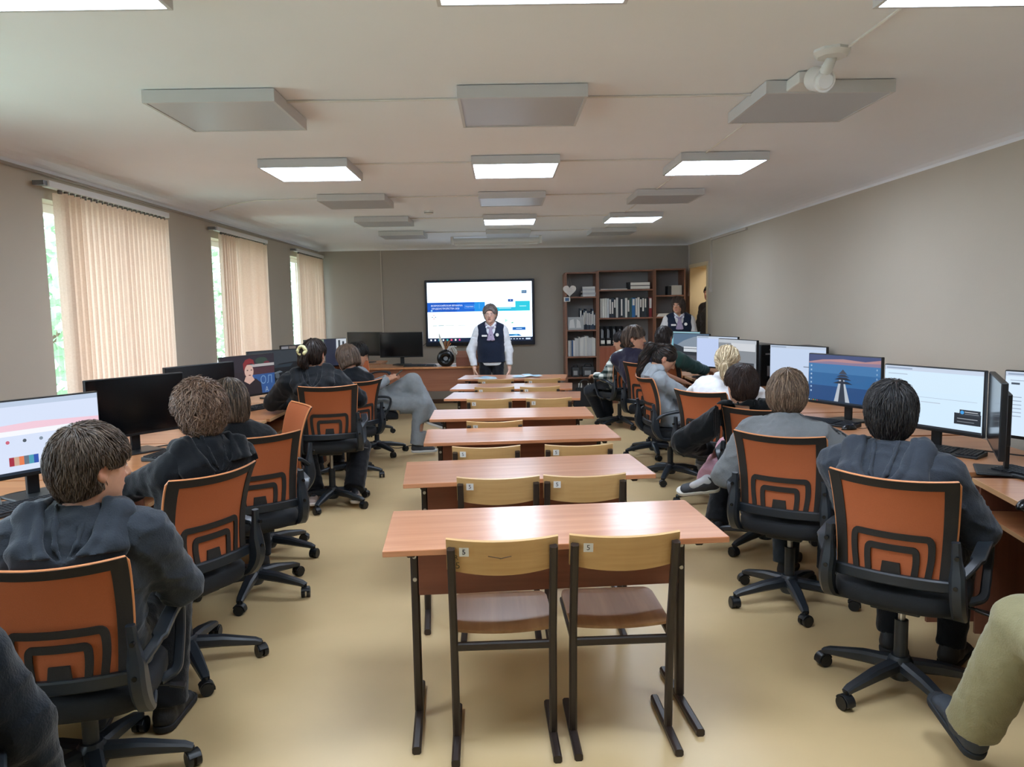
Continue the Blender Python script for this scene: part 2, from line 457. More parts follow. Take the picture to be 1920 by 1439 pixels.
HAIRS = {}
def make_hair(style, R, H, s, root, color, seed=1, cfg=None):
    cfg = cfg or {}; rng = np.random.RandomState(seed); h = .0055
    th = cfg.get('th', .016); F = Field((-.17, -.3, -.3), (.17, .17, .2), h)
    F.ell((0, -.012, .022), (.077+th, .096+th, .092+th), None, .01)
    if style == 'bob':
        F.ell((0, -.035, -.05), (.094, .088, .13), None, .04); F.plane((0, -.03, cfg.get('low', -.15)), (0, -.25, -1), .25)
    elif style == 'bowl':
        F.ell((0, -.03, -.02), (.096, .098, .095), None, .03); F.plane((0, -.03, -.1), (0, -.1, -1), .25)
    elif style == 'short':
        F.ell((0, -.04, -.03), (.075, .07, .085), None, .03)
        F.plane((0, -.05, cfg.get('low', -.1)), (0, .35, -1), .25)
    elif style in ('bun', 'pony'):
        F.ell((0, -.035, -.03), (.07, .066, .075), None, .03); F.plane((0, -.05, -.085), (0, .5, -1), .25)
    # face opening
    fr = cfg.get('fringe', 0)
    F.ell((0, .15, -.06+fr*-.02), (.088, .1, .125-fr*.045), None, .012, 's')
    F.ell((0, .1, -.12), (.068, .1, .1), None, .012, 's')
    if style != 'bob':
        F.ell((0, .125, -.05), (.12, .112, .088), None, .01, 's')
        for q in (-1, 1): F.ell((q*.09, .035, -.05), (.034, .042, .058), None, .01, 's'); F.ell((q*.088, -.006, -.022), (.022, .025, .036), None, .006, 's')
    else:
        F.cap((0, .06, -.1), (0, .02, -.2), .06, .06, .015, 's')
    if style == 'bun':
        F.ell((-.03, -.118, .005), (.05, .036, .045), None, .02); F.chain([(-.03, -.12, -.02), (-.035, -.125, -.07), (-.02, -.1, -.11)], [.034, .034, .02], .02)
    if style == 'pony':
        F.chain([V(p) for p in cfg['tail']], cfg['tailr'], .015)
    F.wrinkle(.004, 60, seed, aniso=(1, 1, .35))
    P, Q = F.mesh()
    me = bpy.data.meshes.new('tmp'); me.from_pydata(P.tolist(), [], Q.tolist()); me.update()
    NV = np.empty(len(P)*3, np.float32); me.vertex_normals.foreach_get('vector', NV); NV = NV.reshape(-1, 3); bpy.data.meshes.remove(me)
    kd = KDTree(len(P))
    for i, p in enumerate(P): kd.insert(p, i)
    kd.balance()
    crown = V(cfg.get('crown', (.012, -.06, .1))); n = cfg.get('n', 420); Ls = cfg.get('len', .07); mess = cfg.get('mess', .35); lift = cfg.get('lift', .0022); W = cfg.get('w', .0065)
    cand = rng.permutation(len(P)); VV = [P]; QQ = [Q]; TT = [rng.uniform(.5, .75, len(P))]; off = len(P); cnt = 0
    tailp = [V(p) for p in cfg['tail']] if style == 'pony' else None
    for ci in cand:
        if cnt >= n: break
        p = P[ci]; nn = NV[ci]
        if nn[2] < -.75 or (p[1] > .0 and nn[1] < -.3): continue
        if style != 'bob' and p[1] > .0 and p[2] < .035 and abs(p[0]) > .045: continue
        if p[1] > .03 and p[2] < .05: continue
        if cfg.get('nofront') and p[1] > .045: continue
        cnt += 1
        if tailp is not None and p[1] > -.11:
            base = (tailp[0]-p)
        else:
            base = nrm(p-crown)*1.0+V(0, 0, -.55-.9*max(0, .06-p[2])*8)
            if tailp is not None: base = V(0, -.1, -1)
            if p[1] > .03 and style == 'short': base += V(0, .5, .2)*cfg.get('fwd', 1)
        base = nrm(base)+rng.randn(3)*mess*.5
        S = 5; L = Ls*rng.uniform(.6, 1.25); pts = []; ns = []; cur = p.copy(); cn = nn
        for i in range(S+1):
            pts.append(cur+cn*(lift*(.4+i*.5)*rng.uniform(.6, 1.4)+.0006)); ns.append(cn)
            t = base-cn*(base@cn); t = nrm(t); nx = cur+t*L/S; co, ix, _ = kd.find(nx); cur = V(co)*.85+nx*.15; cn = nrm(NV[ix]); base = nrm(base*.8+V(0, 0, -.12)+rng.randn(3)*mess*.18)
        pts = np.array(pts); ws = W*rng.uniform(.6, 1.3); ring = []
        for i in range(S+1):
            t = nrm(pts[min(i+1, S)]-pts[max(i-1, 0)]); sd = np.cross(t, ns[i]); ww = ws*(1-(i/S)**2*.9)*(.45+.55*min(1, i*.8)); hh = ww*.45
            ring.append([pts[i]-sd*ww, pts[i]+ns[i]*hh, pts[i]+sd*ww, pts[i]-ns[i]*hh])
        VV.append(np.array(ring).reshape(-1, 3)); q = []
        for i in range(S):
            for j in range(4): q.append((off+i*4+j, off+i*4+(j+1) % 4, off+(i+1)*4+(j+1) % 4, off+(i+1)*4+j))
        QQ.append(np.array(q)); TT.append(np.full((S+1)*4, rng.uniform(.3, 1.0))); off += (S+1)*4
    P = np.concatenate(VV); Q = np.concatenate(QQ); T = np.concatenate(TT)
    c0 = L3(color); c1 = L3(cfg.get('tone2', color)); cols = c0[None]*(.55+.75*T[:, None])
    if 'tone2' in cfg: mk = np.clip((T-.6)*3, 0, 1)[:, None]; cols = cols*(1-mk)+c1*(.6+.6*T[:, None])*mk
    if 'paint' in cfg: cols = cfg['paint'](P, cols)
    P = H+(P*s)@R.T
    m = mat('hair_strands', '3a2a20', rough=cfg.get('rough', .42), spec=.35, attr='col')
    return np_mesh('hair', P, Q, m, root, cols)

_SHOES = {}
def make_shoe(root, A, fd, up, upper, sole, big=1.0):
    """A: ankle joint, fd: foot direction"""
    fd = nrm(fd); up = nrm(V(up)-fd*(V(up)@fd)); x = np.cross(fd, up)
    if 'm' not in _SHOES:
        F = Field((-.08, -.14, -.03), (.08, .26, .16), .0055)
        F.ecap((0, -.03, .045), (0, .03, .05), (1, 0, 0), (.036, .042), (.04, .045), .02); F.ecap((0, .03, .045), (.004, .16, .03), (1, 0, 0), (.041, .04), (.043, .026), .025)
        F.cap((0, -.025, .05), (0, -.02, .1), .04, .037, .02); F.cap((0, -.022, .1), (0, -.02, .15), .03, .03, .004, 's')
        F.plane((0, .06, .016), (0, 0, -1), .2); F.wrinkle(.0015, 120, 3)
        G = Field((-.08, -.14, -.03), (.08, .26, .16), .0055)
        G.ecap((0, -.028, .02), (.004, .165, .02), (1, 0, 0), (.043, .06), (.048, .05), .02); G.plane((0, .06, .0), (0, 0, -1), .2); G.plane((0, .06, .026), (0, 0, 1), .2)
        _SHOES['m'] = (F.mesh(), G.mesh())
    M = np.stack([x, fd, up], 1); o0 = V(A)-up*.085*big
    (P, Q), (P2, Q2) = _SHOES['m']
    a = np_mesh('shoe', o0+(P*big)@M.T, Q, upper, root); np_mesh('sole', o0+(P2*big)@M.T, Q2, sole, a)
    return a

CLOTH = {}
def cloth(name, color, rough=.85, bump=.25, sheen=.2, attr=None, noise=.06): return mat('cloth_'+name, color, rough=rough, spec=.2, noise=noise, nscale=35, bump=bump, bscale=180, sheen=sheen, attr=attr)

def person(name, loc, rz, head, label, *, hd=None, yaw=0, pitch=0, roll=0, hs=1.0, standing=False, bulge=.04, twist=0, bulk=1.0, dz=0, pelvis=None,
           hands=((-.16, .4, .79), (.16, .4, .79)), elbow=((-.6, -.45, -1), (.6, -.45, -1)), handdir=(None, None), handn=(None, None), curl=(.5, .5),
           feet=((-.12, .36, .09), (.12, .36, .09)), kneepole=((-.1, .6, 1), (.1, .6, 1)), footdir=((-.1, 1, 0), (.1, 1, 0)), footup=((0, 0, 1), (0, 0, 1)), legs=True, lseg=(.43, .42),
           skin='mid', top=('sweater', '1b1d22'), hood=False, bottoms=('trousers', '17181c'), legr=(.085, .066, .058), shoes=('1a1a1d', '1a1a1d'), hair=('short', '3a2c22', {}), botcol=None,
           h=.008, brow='3b2a20', lips='a8635c', sleeve=1.0, armr=1.0, collar=.013, topcol=None, extra=None, seed=1, chair=None, sock='2c2c2f', short_sleeve=False, sw=.165, cuffs=True, vest=None, bodypart=None, top_attr=None):
    root = empty(name, (loc[0], loc[1], 0), rz, label, 'person')
    Wl = lambda p: np.array(Rz(-rz))@(V(p)-V(loc[0], loc[1], 0))           # world -> local
    H = Wl(head); sc = np.array(RzN(yaw)@RxN(pitch)@RyN(roll)); R = sc
    side = V(cos(twist), sin(twist), 0); fw = V(-sin(twist), cos(twist), 0)
    NB = H+(R@V(0, -.035, -.13))*hs+V(0, 0, -.018)
    P0 = V(pelvis) if pelvis is not None else (V(H[0]*.5, H[1]*.4-.02, .93) if standing else V(H[0]*.15, .0, .575+dz))
    Cc = P0+(NB-P0)*.66-fw*bulge*.8; Wa = P0+(NB-P0)*.32-fw*bulge
    SH = [NB+side*q*sw*bulk+V(0, 0, -.08)+fw*.0 for q in (-1, 1)]
    hip = [P0+V(q*.085, .0, -.01) for q in (-1, 1)]
    wl = []; el = []
    for i in (0, 1):
        t = hands[i]; t = Wl(t[1]) if t[0] == 'w' else V(t); e, t = ik(SH[i], t, .275, .25, elbow[i]); el.append(e); wl.append(t)
    kn = []; an = []
    for i in (0, 1):
        t = feet[i]; t = Wl(t[1]) if t[0] == 'w' else V(t); k_, t = ik(hip[i], t, lseg[0], lseg[1], kneepole[i]); kn.append(k_); an.append(t)
    allp = np.array([H+V(0, 0, .16), H-V(0, 0, .1), P0, *SH, *el, *wl, *kn, *an]); lo = allp.min(0)-.2; hi = allp.max(0)+.2
    # ---- body: one continuous skin
    F = Field(lo, hi, h)
    head_field(F, R, H, hs)
    F.cap(H+R@V(0, -.02, -.06)*hs, NB+V(0, 0, -.03), .05*hs, .055, .03)
    F.ecap(P0, Wa, side, (.13*bulk, .085*bulk), (.115*bulk, .08*bulk), .05); F.ecap(Wa, Cc, side, (.115*bulk, .08*bulk), (.13*bulk, .085*bulk), .05)
    F.ecap(Cc, NB-V(0, 0, .07), side, (.13*bulk, .08*bulk), (.12*bulk, .06*bulk), .05)
    for i in (0, 1):
        F.cap(SH[i], el[i], .045, .036, .03); F.cap(el[i], wl[i], .036, .025, .02)
        q = (-1, 1)[i]; dd = nrm(wl[i]-el[i]) if handdir[i] is None else nrm(np.array(handdir[i])); nn = V(0, 0, 1) if handn[i] is None else V(handn[i])
        hand_field(F, wl[i]+dd*.012, dd, nn, q, 1.0, curl[i])
        if legs: F.cap(hip[i], kn[i], .065, .048, .03); F.cap(kn[i], an[i], .046, .034, .02); F.cap(an[i], an[i]-V(0, 0, .03)+nrm(V(footdir[i]))*.1, .034, .025, .02)
    ca_ = None if standing else (chair if chair is not None else rz)-rz
    if ca_ is not None: F.chair_cut(dz, ca_, .01)
    Pm, Qm = F.mesh(); cols = head_paint(Pm, R, H, hs, SKIN.get(skin, skin), lips, brow)
    if legs:
        for i in (0, 1): cols[np.linalg.norm(Pm-an[i], axis=1) < .13] = L3(sock)
    np_mesh('body', Pm, Qm, mat('skin', 'c9967a', rough=.5, spec=.35, attr='col', noise=.05, nscale=60, sss=.12), root, cols)
    # ---- top
    tname, tcol = top; b = bulk
    G = Field(lo, hi, h*1.1)
    def torso(G, grow=0, hemz=None):
        hem = P0+V(0, 0, -.03 if not standing else -.13)
        G.ecap(hem, Wa, side, (.178*b+grow, .135*b+grow), (.165*b+grow, .125*b+grow), .06); G.ecap(Wa, Cc, side, (.165*b+grow, .125*b+grow), (.178*b+grow, .125*b+grow), .06)
        G.ecap(Cc, NB-V(0, 0, .075)-fw*.005, side, (.178*b+grow, .12*b+grow), (.15*b+grow, .085*b+grow), .06)
        for i in (0, 1): G.cap(SH[i]*.85+NB*.15, NB+V(0, 0, .0)-fw*.005, .062*b+grow, .055+grow, .05)
    torso(G)
    for i in (0, 1):
        r = armr
        if short_sleeve:
            m_ = SH[i]+(el[i]-SH[i])*.75; G.cap(SH[i], m_, .066*r*b, .06*r, .04); G.plane(m_, m_-SH[i], .09)
        else:
            G.cap(SH[i], el[i], .068*r*b, .058*r, .045); G.cap(el[i], wl[i], .057*r, .042*r, .025)
            if cuffs: G.cap(wl[i]-nrm(wl[i]-el[i])*.035, wl[i]-nrm(wl[i]-el[i])*.012, .041*r, .036*r, .008)
            G.plane(wl[i]-nrm(wl[i]-el[i])*.008, wl[i]-el[i], .06)
    if hood:
        up = V(0, 0, 1); g = lambda a, c, e: NB+side*a+fw*c+up*e
        Hd = Field(NB-.36, NB+.3, h*.9); Rt = np.stack([side, fw, up], 1)@RxN(.35)
        def at(p):
            i = np.clip(np.round((p-G.lo)/G.h).astype(int), 0, G.n-1); return G.d[tuple(i)]
        def sf(m, a_, o_, off=0.):
            r = {'t': (g(a_, o_, -.12), up), 'b': (g(a_, -.0, o_), -fw), 'f': (g(a_, .0, o_), fw)}[m]
            t = 0.
            while t < .3 and at(r[0]+r[1]*t) < 0: t += .004
            return r[0]+r[1]*(t+off)
        for q in (-1, 1):
            mid = [('f', .075, -.09), ('t', .115, .03), ('t', .128, -.03), ('b', .118, -.07), ('b', .088, -.115), ('b', .045, -.15), ('b', 0, -.165)]
            out = [('f', .09, -.1), ('t', .14, .03), ('t', .155, -.03), ('b', .15, -.08), ('b', .12, -.145), ('b', .065, -.19), ('b', 0, -.2)]
            inn = [('f', .055, -.085), ('t', .088, .035), ('t', .096, -.02), ('b', .084, -.05), ('b', .058, -.085), ('b', .026, -.115), ('b', 0, -.13)]
            Hd.chain([sf(m, q*x, y, .0) for m, x, y in out], [.012, .015, .018, .02, .022, .02, .02], .02)
            Hd.chain([sf(m, q*x, y, .006) for m, x, y in mid], [.016, .022, .026, .028, .03, .028, .026], .025)
            Hd.chain([sf(m, q*x, y, .012) for m, x, y in inn], [.012, .015, .017, .0185, .0185, .017, .016], .008)
            Hd.chain([sf('t', q*.045, -.045, -.002), sf('b', q*.03, -.06, .0), sf('b', q*.008, -.1, .002)], [.008, .01, .006], .01)
        Hd.wrinkle(.005, 30, seed+5); Hd.cap(NB+V(0, 0, -.05)+fw*.012, H+R@V(0, -.02, -.06)*hs, .06*hs, .064*hs, .006, 's')
        if not standing: Hd.chair_cut(dz, (chair if chair is not None else rz)-rz)
        Ph, Qh = Hd.mesh(); np_mesh('hood', Ph, Qh, cloth(tcol, tcol), root)
    G.wrinkle(.009*sleeve, 26, seed, aniso=(1, 1, 1.3)); G.wrinkle(.0035*sleeve, 60, seed+7)
    # neck opening
    G.cap(NB+V(0, 0, -.02)+fw*.012, H+R@V(0, -.02, -.06)*hs, .058*hs, .062*hs, .006, 's')
    if collar and not hood:
        ring = [NB+side*.064*cos(a)+fw*(.066*sin(a)+.005)+V(0, 0, .012-.03*sin(a)) for a in np.linspace(0, 2*pi, 15)]
        G.chain(ring, [collar]*15, .006)
    if standing: G.plane(P0+V(0, 0, -.085), (0, 0, -1), .3)
    if ca_ is not None: G.chair_cut(dz, ca_)
    Pt, Qt = G.mesh(); cc = None
    if topcol: cc = topcol(Pt, dict(NB=NB, SH=SH, el=el, wl=wl, side=side, fw=fw, P0=P0))
    tm = cloth(tcol+('_c' if cc is not None else ''), tcol, attr='col' if cc is not None else None) if isinstance(tcol, str) else tcol
    np_mesh(tname, Pt, Qt, tm, root, cc)
    # ---- bottoms
    if legs:
        B = Field(lo, hi, h*1.15); r0, r1, r2 = legr
        B.ecap(P0+V(0, 0, .06), P0+V(0, .0, -.02), (1, 0, 0), (.155*b, .11*b), (.165*b, .12*b), .05)
        for i in (0, 1):
            B.cap(hip[i], kn[i], r0, r1, .03); B.cap(kn[i], an[i], r1, r2, .02)
        B.wrinkle(.005, 30, seed+3); B.wrinkle(.003, 75, seed+4)
        for i in (0, 1): B.plane(an[i]+nrm(kn[i]-an[i])*.0, an[i]-kn[i], .1)
        if ca_ is not None: B.chair_cut(dz, ca_)
        Pb, Qb = B.mesh(); bcol = bottoms[1]
        bc = botcol(Pb, dict(hip=hip, kn=kn, an=an)) if botcol else None
        np_mesh(bottoms[0], Pb, Qb, cloth(bcol+('_c' if botcol else ''), bcol, attr='col' if botcol else None), root, bc)
        for i in (0, 1):
            make_shoe(root, an[i], footdir[i], footup[i], mat('shoe_'+shoes[0], shoes[0], rough=.6, noise=.1, bump=.2), mat('sole_'+shoes[1], shoes[1], rough=.7))
    ho = None
    if hair: ho = make_hair(hair[0], R, H, hs, root, hair[1], seed, hair[2])
    info = dict(root=root, H=H, R=R, NB=NB, P0=P0, SH=SH, el=el, wl=wl, side=side, fw=fw, Cc=Cc, Wa=Wa, kn=kn, an=an, lo=lo, hi=hi, torso=torso, hs=hs, h=h, hair=ho)
    if extra: extra(info)
    return info
# ------------------------------------------------------------------ room
XL, XR, YF, YB, ZW, ZC = -2.92, 3.05, 12.65, -1.6, 2.5, 2.62
setup_camera()
m_wall = mat('wall_paint', 'bab1a2', rough=.8, spec=.15, noise=.02, nscale=2, bump=.05, bscale=90)
m_ceil = mat('ceiling_paint', 'eef2f8', rough=.85, spec=.1, noise=.015, nscale=1.5)
m_white = mat('white_plastic', 'dcdcda', rough=.45)
m_grey = mat('grey_metal', '8b8d90', rough=.4, metal=.6)
m_black = mat('black_plastic', '15171a', rough=.42, noise=.08, nscale=80)
m_black2 = mat('black_gloss', '0b0c0e', rough=.25)

def floor_mat():
    m = mat('linoleum', 'cdb284', rough=.33, spec=.45, noise=.05, nscale=3, bump=.02, bscale=8)
    return m
b = MB(); b.box((XL-.4, YB-.1, -.06), (XR+1.8, YF+.2, 0)); struct(b.build('floor', floor_mat()))
b = MB(); b.box((XL-.4, YB-.1, ZC), (XR+1.8, YF+.2, ZC+.12)); struct(b.build('ceiling', m_ceil))

WIN = [(-.62, 1.1), (2.24, 3.98), (5.08, 6.87), (7.97, 9.66), (10.92, 12.5)]  # first two windows are out of view, added to bring in daylight
ZS, ZT = .86, 2.33
b = MB(); y = YB
for a, c in WIN:
    b.box((XL-.4, y, 0), (XL, a, ZC)); b.box((XL-.4, a, 0), (XL, c, ZS)); b.box((XL-.4, a, ZT), (XL, c, ZC)); y = c
b.box((XL-.4, y, 0), (XL, YF+.2, ZC)); struct(b.build('wall_left', m_wall))
b = MB(); DY0, DY1, DZ = 11.47, 12.47, 2.13
b.box((XR, YB, 0), (XR+.28, DY0, ZC)); b.box((XR, DY0, DZ), (XR+.28, DY1, ZC)); b.box((XR, DY1, 0), (XR+.28, YF+.2, ZC)); struct(b.build('wall_right', m_wall))
b = MB(); b.box((XL, YF, 0), (XR, YF+.2, ZC)); struct(b.build('wall_far', mat('wall_paint_dimmed', 'a39c93', rough=.8, spec=.15, noise=.02, nscale=2)))  # wall paint darkened so the colour carries the dimmer far end
b = MB(); b.box((XL, YB-.1, 0), (XR, YB, ZC)); struct(b.build('wall_near', m_wall))
m_corr = mat('corridor_paint', 'd8c9a6', rough=.8, spec=.1)
b = MB(); b.box((XR+1.6, 9.5, 0), (XR+1.75, YF+.2, ZC)); b.box((XR+.28, YF+.05, 0), (XR+1.6, YF+.2, ZC)); b.box((XR+.28, 9.4, 0), (XR+1.75, 9.5, ZC)); struct(b.build('wall_corridor', m_corr))

def cove(name, P, ex, L, ey):
    """curved plaster between wall top and ceiling; ex = into the room, ey = along the wall"""
    b = MB(); n = 10; P = Vector(P); ex = Vector(ex); ey = Vector(ey); prof = []
    for i in range(n+1):
        t = i/n*pi/2; prof.append(P+ex*(.62*(1-cos(t)))+Vector((0, 0, (ZC-ZW)*sin(t)+.0)))
    for i in range(n): b.quad(prof[i], prof[i+1], prof[i+1]+ey*L, prof[i]+ey*L)
    struct(b.build(name, m_ceil, smooth='all'))
cove('trim_1', (XL, YB, ZW), (1, 0, 0), YF-YB, (0, 1, 0)); cove('trim_2', (XR, YB, ZW), (-1, 0, 0), YF-YB, (0, 1, 0)); cove('trim_3', (XL, YF, ZW), (0, -1, 0), XR-XL, (1, 0, 0))
m_base = mat('baseboard', '5b4334', rough=.5)
b = MB(); b.box((XL, YF-.015, 0), (XR, YF, .07)); struct(b.build('baseboard_far', m_base))
b = MB(); b.box((XR-.015, YB, 0), (XR, DY0, .07)); struct(b.build('baseboard_right', m_base))
b = MB(); b.box((XL, YB, 0), (XL+.015, YF, .07)); struct(b.build('baseboard_left', m_base))
b = MB()
for x0, x1 in ((XR+.0, XR+.02),):
    b.box((XR-.012, DY0-.05, 0), (XR+.29, DY0+.008, DZ)); b.box((XR-.012, DY0-.05, DZ-.008), (XR+.29, DY1+.05, DZ+.05)); b.box((XR-.012, DY1-.008, 0), (XR+.29, DY1+.05, DZ-.008))
struct(b.build('trim_4', mat('door_trim', 'd2c19e', rough=.6)))

# windows
m_frame = mat('window_plastic', 'e8ecec', rough=.4)
def glass_mat():
    m = bpy.data.materials.new('window_glass'); m.use_nodes = True; nt = m.node_tree; N = nt.nodes
    N.remove(N['Principled BSDF']); tr = N.new('ShaderNodeBsdfTransparent'); gl = N.new('ShaderNodeBsdfGlossy'); gl.inputs['Roughness'].default_value = .02
    fr = N.new('ShaderNodeFresnel'); mx = N.new('ShaderNodeMixShader'); tr.inputs['Color'].default_value = (.93, .98, .99, 1)
    nt.links.new(fr.outputs[0], mx.inputs[0]); nt.links.new(tr.outputs[0], mx.inputs[1]); nt.links.new(gl.outputs[0], mx.inputs[2]); nt.links.new(mx.outputs[0], N['Material Output'].inputs[0]); return m
m_glass = glass_mat()
for i, (a, c) in enumerate(WIN):
    X = XL-.16
    root = empty('window_%d' % (i-1 if i > 1 else i+4), (X, (a+c)/2, ZS)); struct(root); hw = (c-a)/2; H_ = ZT-ZS
    b = MB(); f = .06
    b.box((-.03, -hw, 0), (.03, hw, f)); b.box((-.03, -hw, H_-f), (.03, hw, H_)); b.box((-.03, -hw, f), (.03, -hw+f, H_-f)); b.box((-.03, hw-f, f), (.03, hw, H_-f)); b.box((-.03, -f/2, f), (.03, f/2, H_-f))
    b.build('window_frame', m_frame, root, bevel=.004)
    for y0, y1 in ((-hw+f, -f/2), (f/2, hw-f)):
        b = MB(); b.quad((0, y0, f), (0, y1, f), (0, y1, H_-f), (0, y0, H_-f)); b.build('glass', m_glass, root)
    b = MB(); b.box((.03, -hw, -.03), (.3, hw, .0)); b.build('window_sill', m_white, root, bevel=.004)

# vertical blinds
def blind_mat():
    m = bpy.data.materials.new('blind_fabric'); m.use_nodes = True; nt = m.node_tree; N = nt.nodes; L = nt.links; N.remove(N['Principled BSDF'])
    d = N.new('ShaderNodeBsdfDiffuse'); t = N.new('ShaderNodeBsdfTranslucent'); mx = N.new('ShaderNodeMixShader'); mx.inputs[0].default_value = .3
    tc = N.new('ShaderNodeTexCoord'); n = N.new('ShaderNodeTexNoise'); n.inputs['Scale'].default_value = 90; r = N.new('ShaderNodeValToRGB')
    r.color_ramp.elements[0].color = lin('dcc0aa'); r.color_ramp.elements[1].color = lin('ecd4c2'); L.new(tc.outputs['Object'], n.inputs['Vector']); L.new(n.outputs['Fac'], r.inputs['Fac'])
    L.new(r.outputs['Color'], d.inputs['Color']); L.new(r.outputs['Color'], t.inputs['Color']); L.new(d.outputs[0], mx.inputs[1]); L.new(t.outputs[0], mx.inputs[2]); L.new(mx.outputs[0], N['Material Output'].inputs[0]); return m
m_blind = blind_mat()
BL = [(5.12, 6.74, 22, 1.12), (8.02, 9.55, 22, .95), (11.05, 12.55, 20, 1.3)]
BN = ['peach vertical blind on the nearest window, slats half turned', 'peach vertical blind on the middle window, slats open near the far edge', 'peach vertical blind on the window beside the far corner']
for i, (a, c, n, an) in enumerate(BL):
    X = XL+.075
    root = empty('vertical_blind', (X, (a+c)/2, 2.4), 0, BN[i], 'blind', 'vertical blinds on the left wall')
    b = MB(); hw = (c-a)/2
    for k in range(n):
        y = -hw+(k+.5)*2*hw/n; w = .046; rnd = random.uniform(-.06, .06)
        aa = an+rnd if i != 1 else (1.25+rnd if k < 7 or k > 18 else .55+rnd)
        if i == 0 and k < 3: aa = .75
        d = Vector((cos(aa), sin(aa), 0))
        pts = []
        for q in range(5):
            u = (q/4-.5)*2; bow = .007*(1-u*u); pts.append(Vector((d.x*w*u-d.y*bow, y+d.y*w*u+d.x*bow, 0)))
        for q in range(4): b.quad(pts[q]+Vector((0, 0, -.03)), pts[q+1]+Vector((0, 0, -.03)), pts[q+1]+Vector((0, 0, -1.56)), pts[q]+Vector((0, 0, -1.56)))
        b.box((-.006, y-.02, -.035), (.006, y+.02, -.012), 1)
    b.build('slats', [m_blind, mat('clip', '6a645c', rough=.6)], root, smooth='all', fix=False)
    b = MB(); b.box((-.025, -hw-.12, -.012), (.025, hw+.03, .03)); b.build('headrail', m_white, root, bevel=.004)
    b = MB(); b.box((-.06, -hw-.16, -.005), (.012, -hw-.12, .025)); b.build('bracket', m_grey, root, bevel=.002)

# ceiling light panels
m_lhouse = mat('panel_housing', 'c9cacc', rough=.5)
m_lit = emission('panel_lit', 'dcebff', 25.0)
m_unlit = mat('panel_diffuser', 'b9bcc2', rough=.35, spec=.4, noise=.03, nscale=200)
LX = [-1.337, .12, 1.563]; LY = [2.30, 4.02, 5.73, 7.44, 9.22, 10.98]
ON = {(0, 0), (0, 1), (0, 2), (2, 0), (2, 1), (2, 2), (4, 1), (4, 2)}
ordn = ['first', 'second', 'third', 'fourth', 'fifth', 'sixth']; side_ = ['window side', 'middle', 'right wall side']
for r in range(6):
    for c in range(3):
        on = (r, c) in ON
        root = empty('ceiling_light', (LX[c], LY[r]+(.07 if (r, c) == (0, 2) else 0), ZC), 0, '%s square ceiling light panel, %s row from the camera, %s' % ('lit glowing' if on else 'unlit grey', ordn[r], side_[c]), 'ceiling light', 'square ceiling light panels')
        b = MB(); w = .305; t = .062
        b.box((-w, -w, -t), (w, -w+.014, -.004)); b.box((-w, w-.014, -t), (w, w, -.004)); b.box((-w, -w+.014, -t), (-w+.014, w-.014, -.004)); b.box((w-.014, -w+.014, -t), (w, w-.014, -.004)); b.box((-w+.014, -w+.014, -.02), (w-.014, w-.014, -.004))
        b.build('housing', m_lhouse, root)
        b = MB(); b.box((-w+.014, -w+.014, -t+.003), (w-.014, w-.014, -t+.012)); b.build('diffuser', m_lit if on else m_unlit, root)
# cable trunking between panels
m_cab = mat('ceiling_trunking', 'dcdad6', rough=.6)
sw_ = ['left', 'right']
for r in range(6):
    yy = LY[r]-.08
    for i, (x0, x1) in enumerate(((LX[0]+.3, LX[1]-.3), (LX[1]+.3, LX[2]-.3))):
        b = MB(); b.tube([(x0, yy, ZC-.008), ((x0+x1)/2, yy+.015, ZC-.006), (x1, yy, ZC-.008)], .006, 6)
        tag(b.build('ceiling_cable', m_cab, smooth=True), 'thin painted cable in the %s row of ceiling panels, %s of the middle one' % (ordn[r], sw_[i]), 'cable', 'cable runs between the ceiling panels')
b = MB(); yy = LY[3]-.08; b.tube(arc([(LX[0]-.3, yy, ZC-.008), (-2.35, yy+.05, ZC-.01), (-2.8, yy+.3, 2.55)], 6, .2), .006, 6)
tag(b.build('ceiling_cable', m_cab, smooth=True), 'curved cable running down from the ceiling to the window wall', 'cable')
b = MB(); b.tube([(1.43, 2.6, ZC-.006), (1.43, 10.7, ZC-.006)], .006, 6)
tag(b.build('ceiling_cable', m_cab), 'long thin cable running lengthwise over the right-hand ceiling panels', 'cable')
b = MB(); b.tube([(XL+.012, YB, 2.485), (XL+.012, 12.5, 2.485)], .01, 6); tag(b.build('wall_cable', mat('dark_cable', '9a9288', rough=.6)), 'thin cable along the top of the window wall', 'cable')
b = MB(); b.box((XR-.03, 9.6, 2.46), (XR, 11.2, 2.485)); b.box((XR-.022, 11.2, 1.75), (XR, 11.225, 2.5)); b.box((XR-.03, 11.19, 1.72), (XR, 11.24, 1.78)); tag(b.build('wall_trunking', mat('trunk', 'c2bab0', rough=.5)), 'cream cable trunking on the right wall before the doorway', 'trunking')
b = MB(); b.box((XR-.022, 12.52, 1.72), (XR, 12.545, 2.5)); b.box((XR-.03, 12.5, 1.68), (XR, 12.56, 1.74)); tag(b.build('wall_trunking', MATS['trunk']), 'cream cable trunking in the far corner by the bookcase', 'trunking')
b = MB(); b.box((-1.93, YF-.012, 1.1), (-1.915, YF, 2.5)); tag(b.build('wall_trunking', MATS['trunk']), 'thin vertical cable channel on the far wall left of the display', 'trunking')

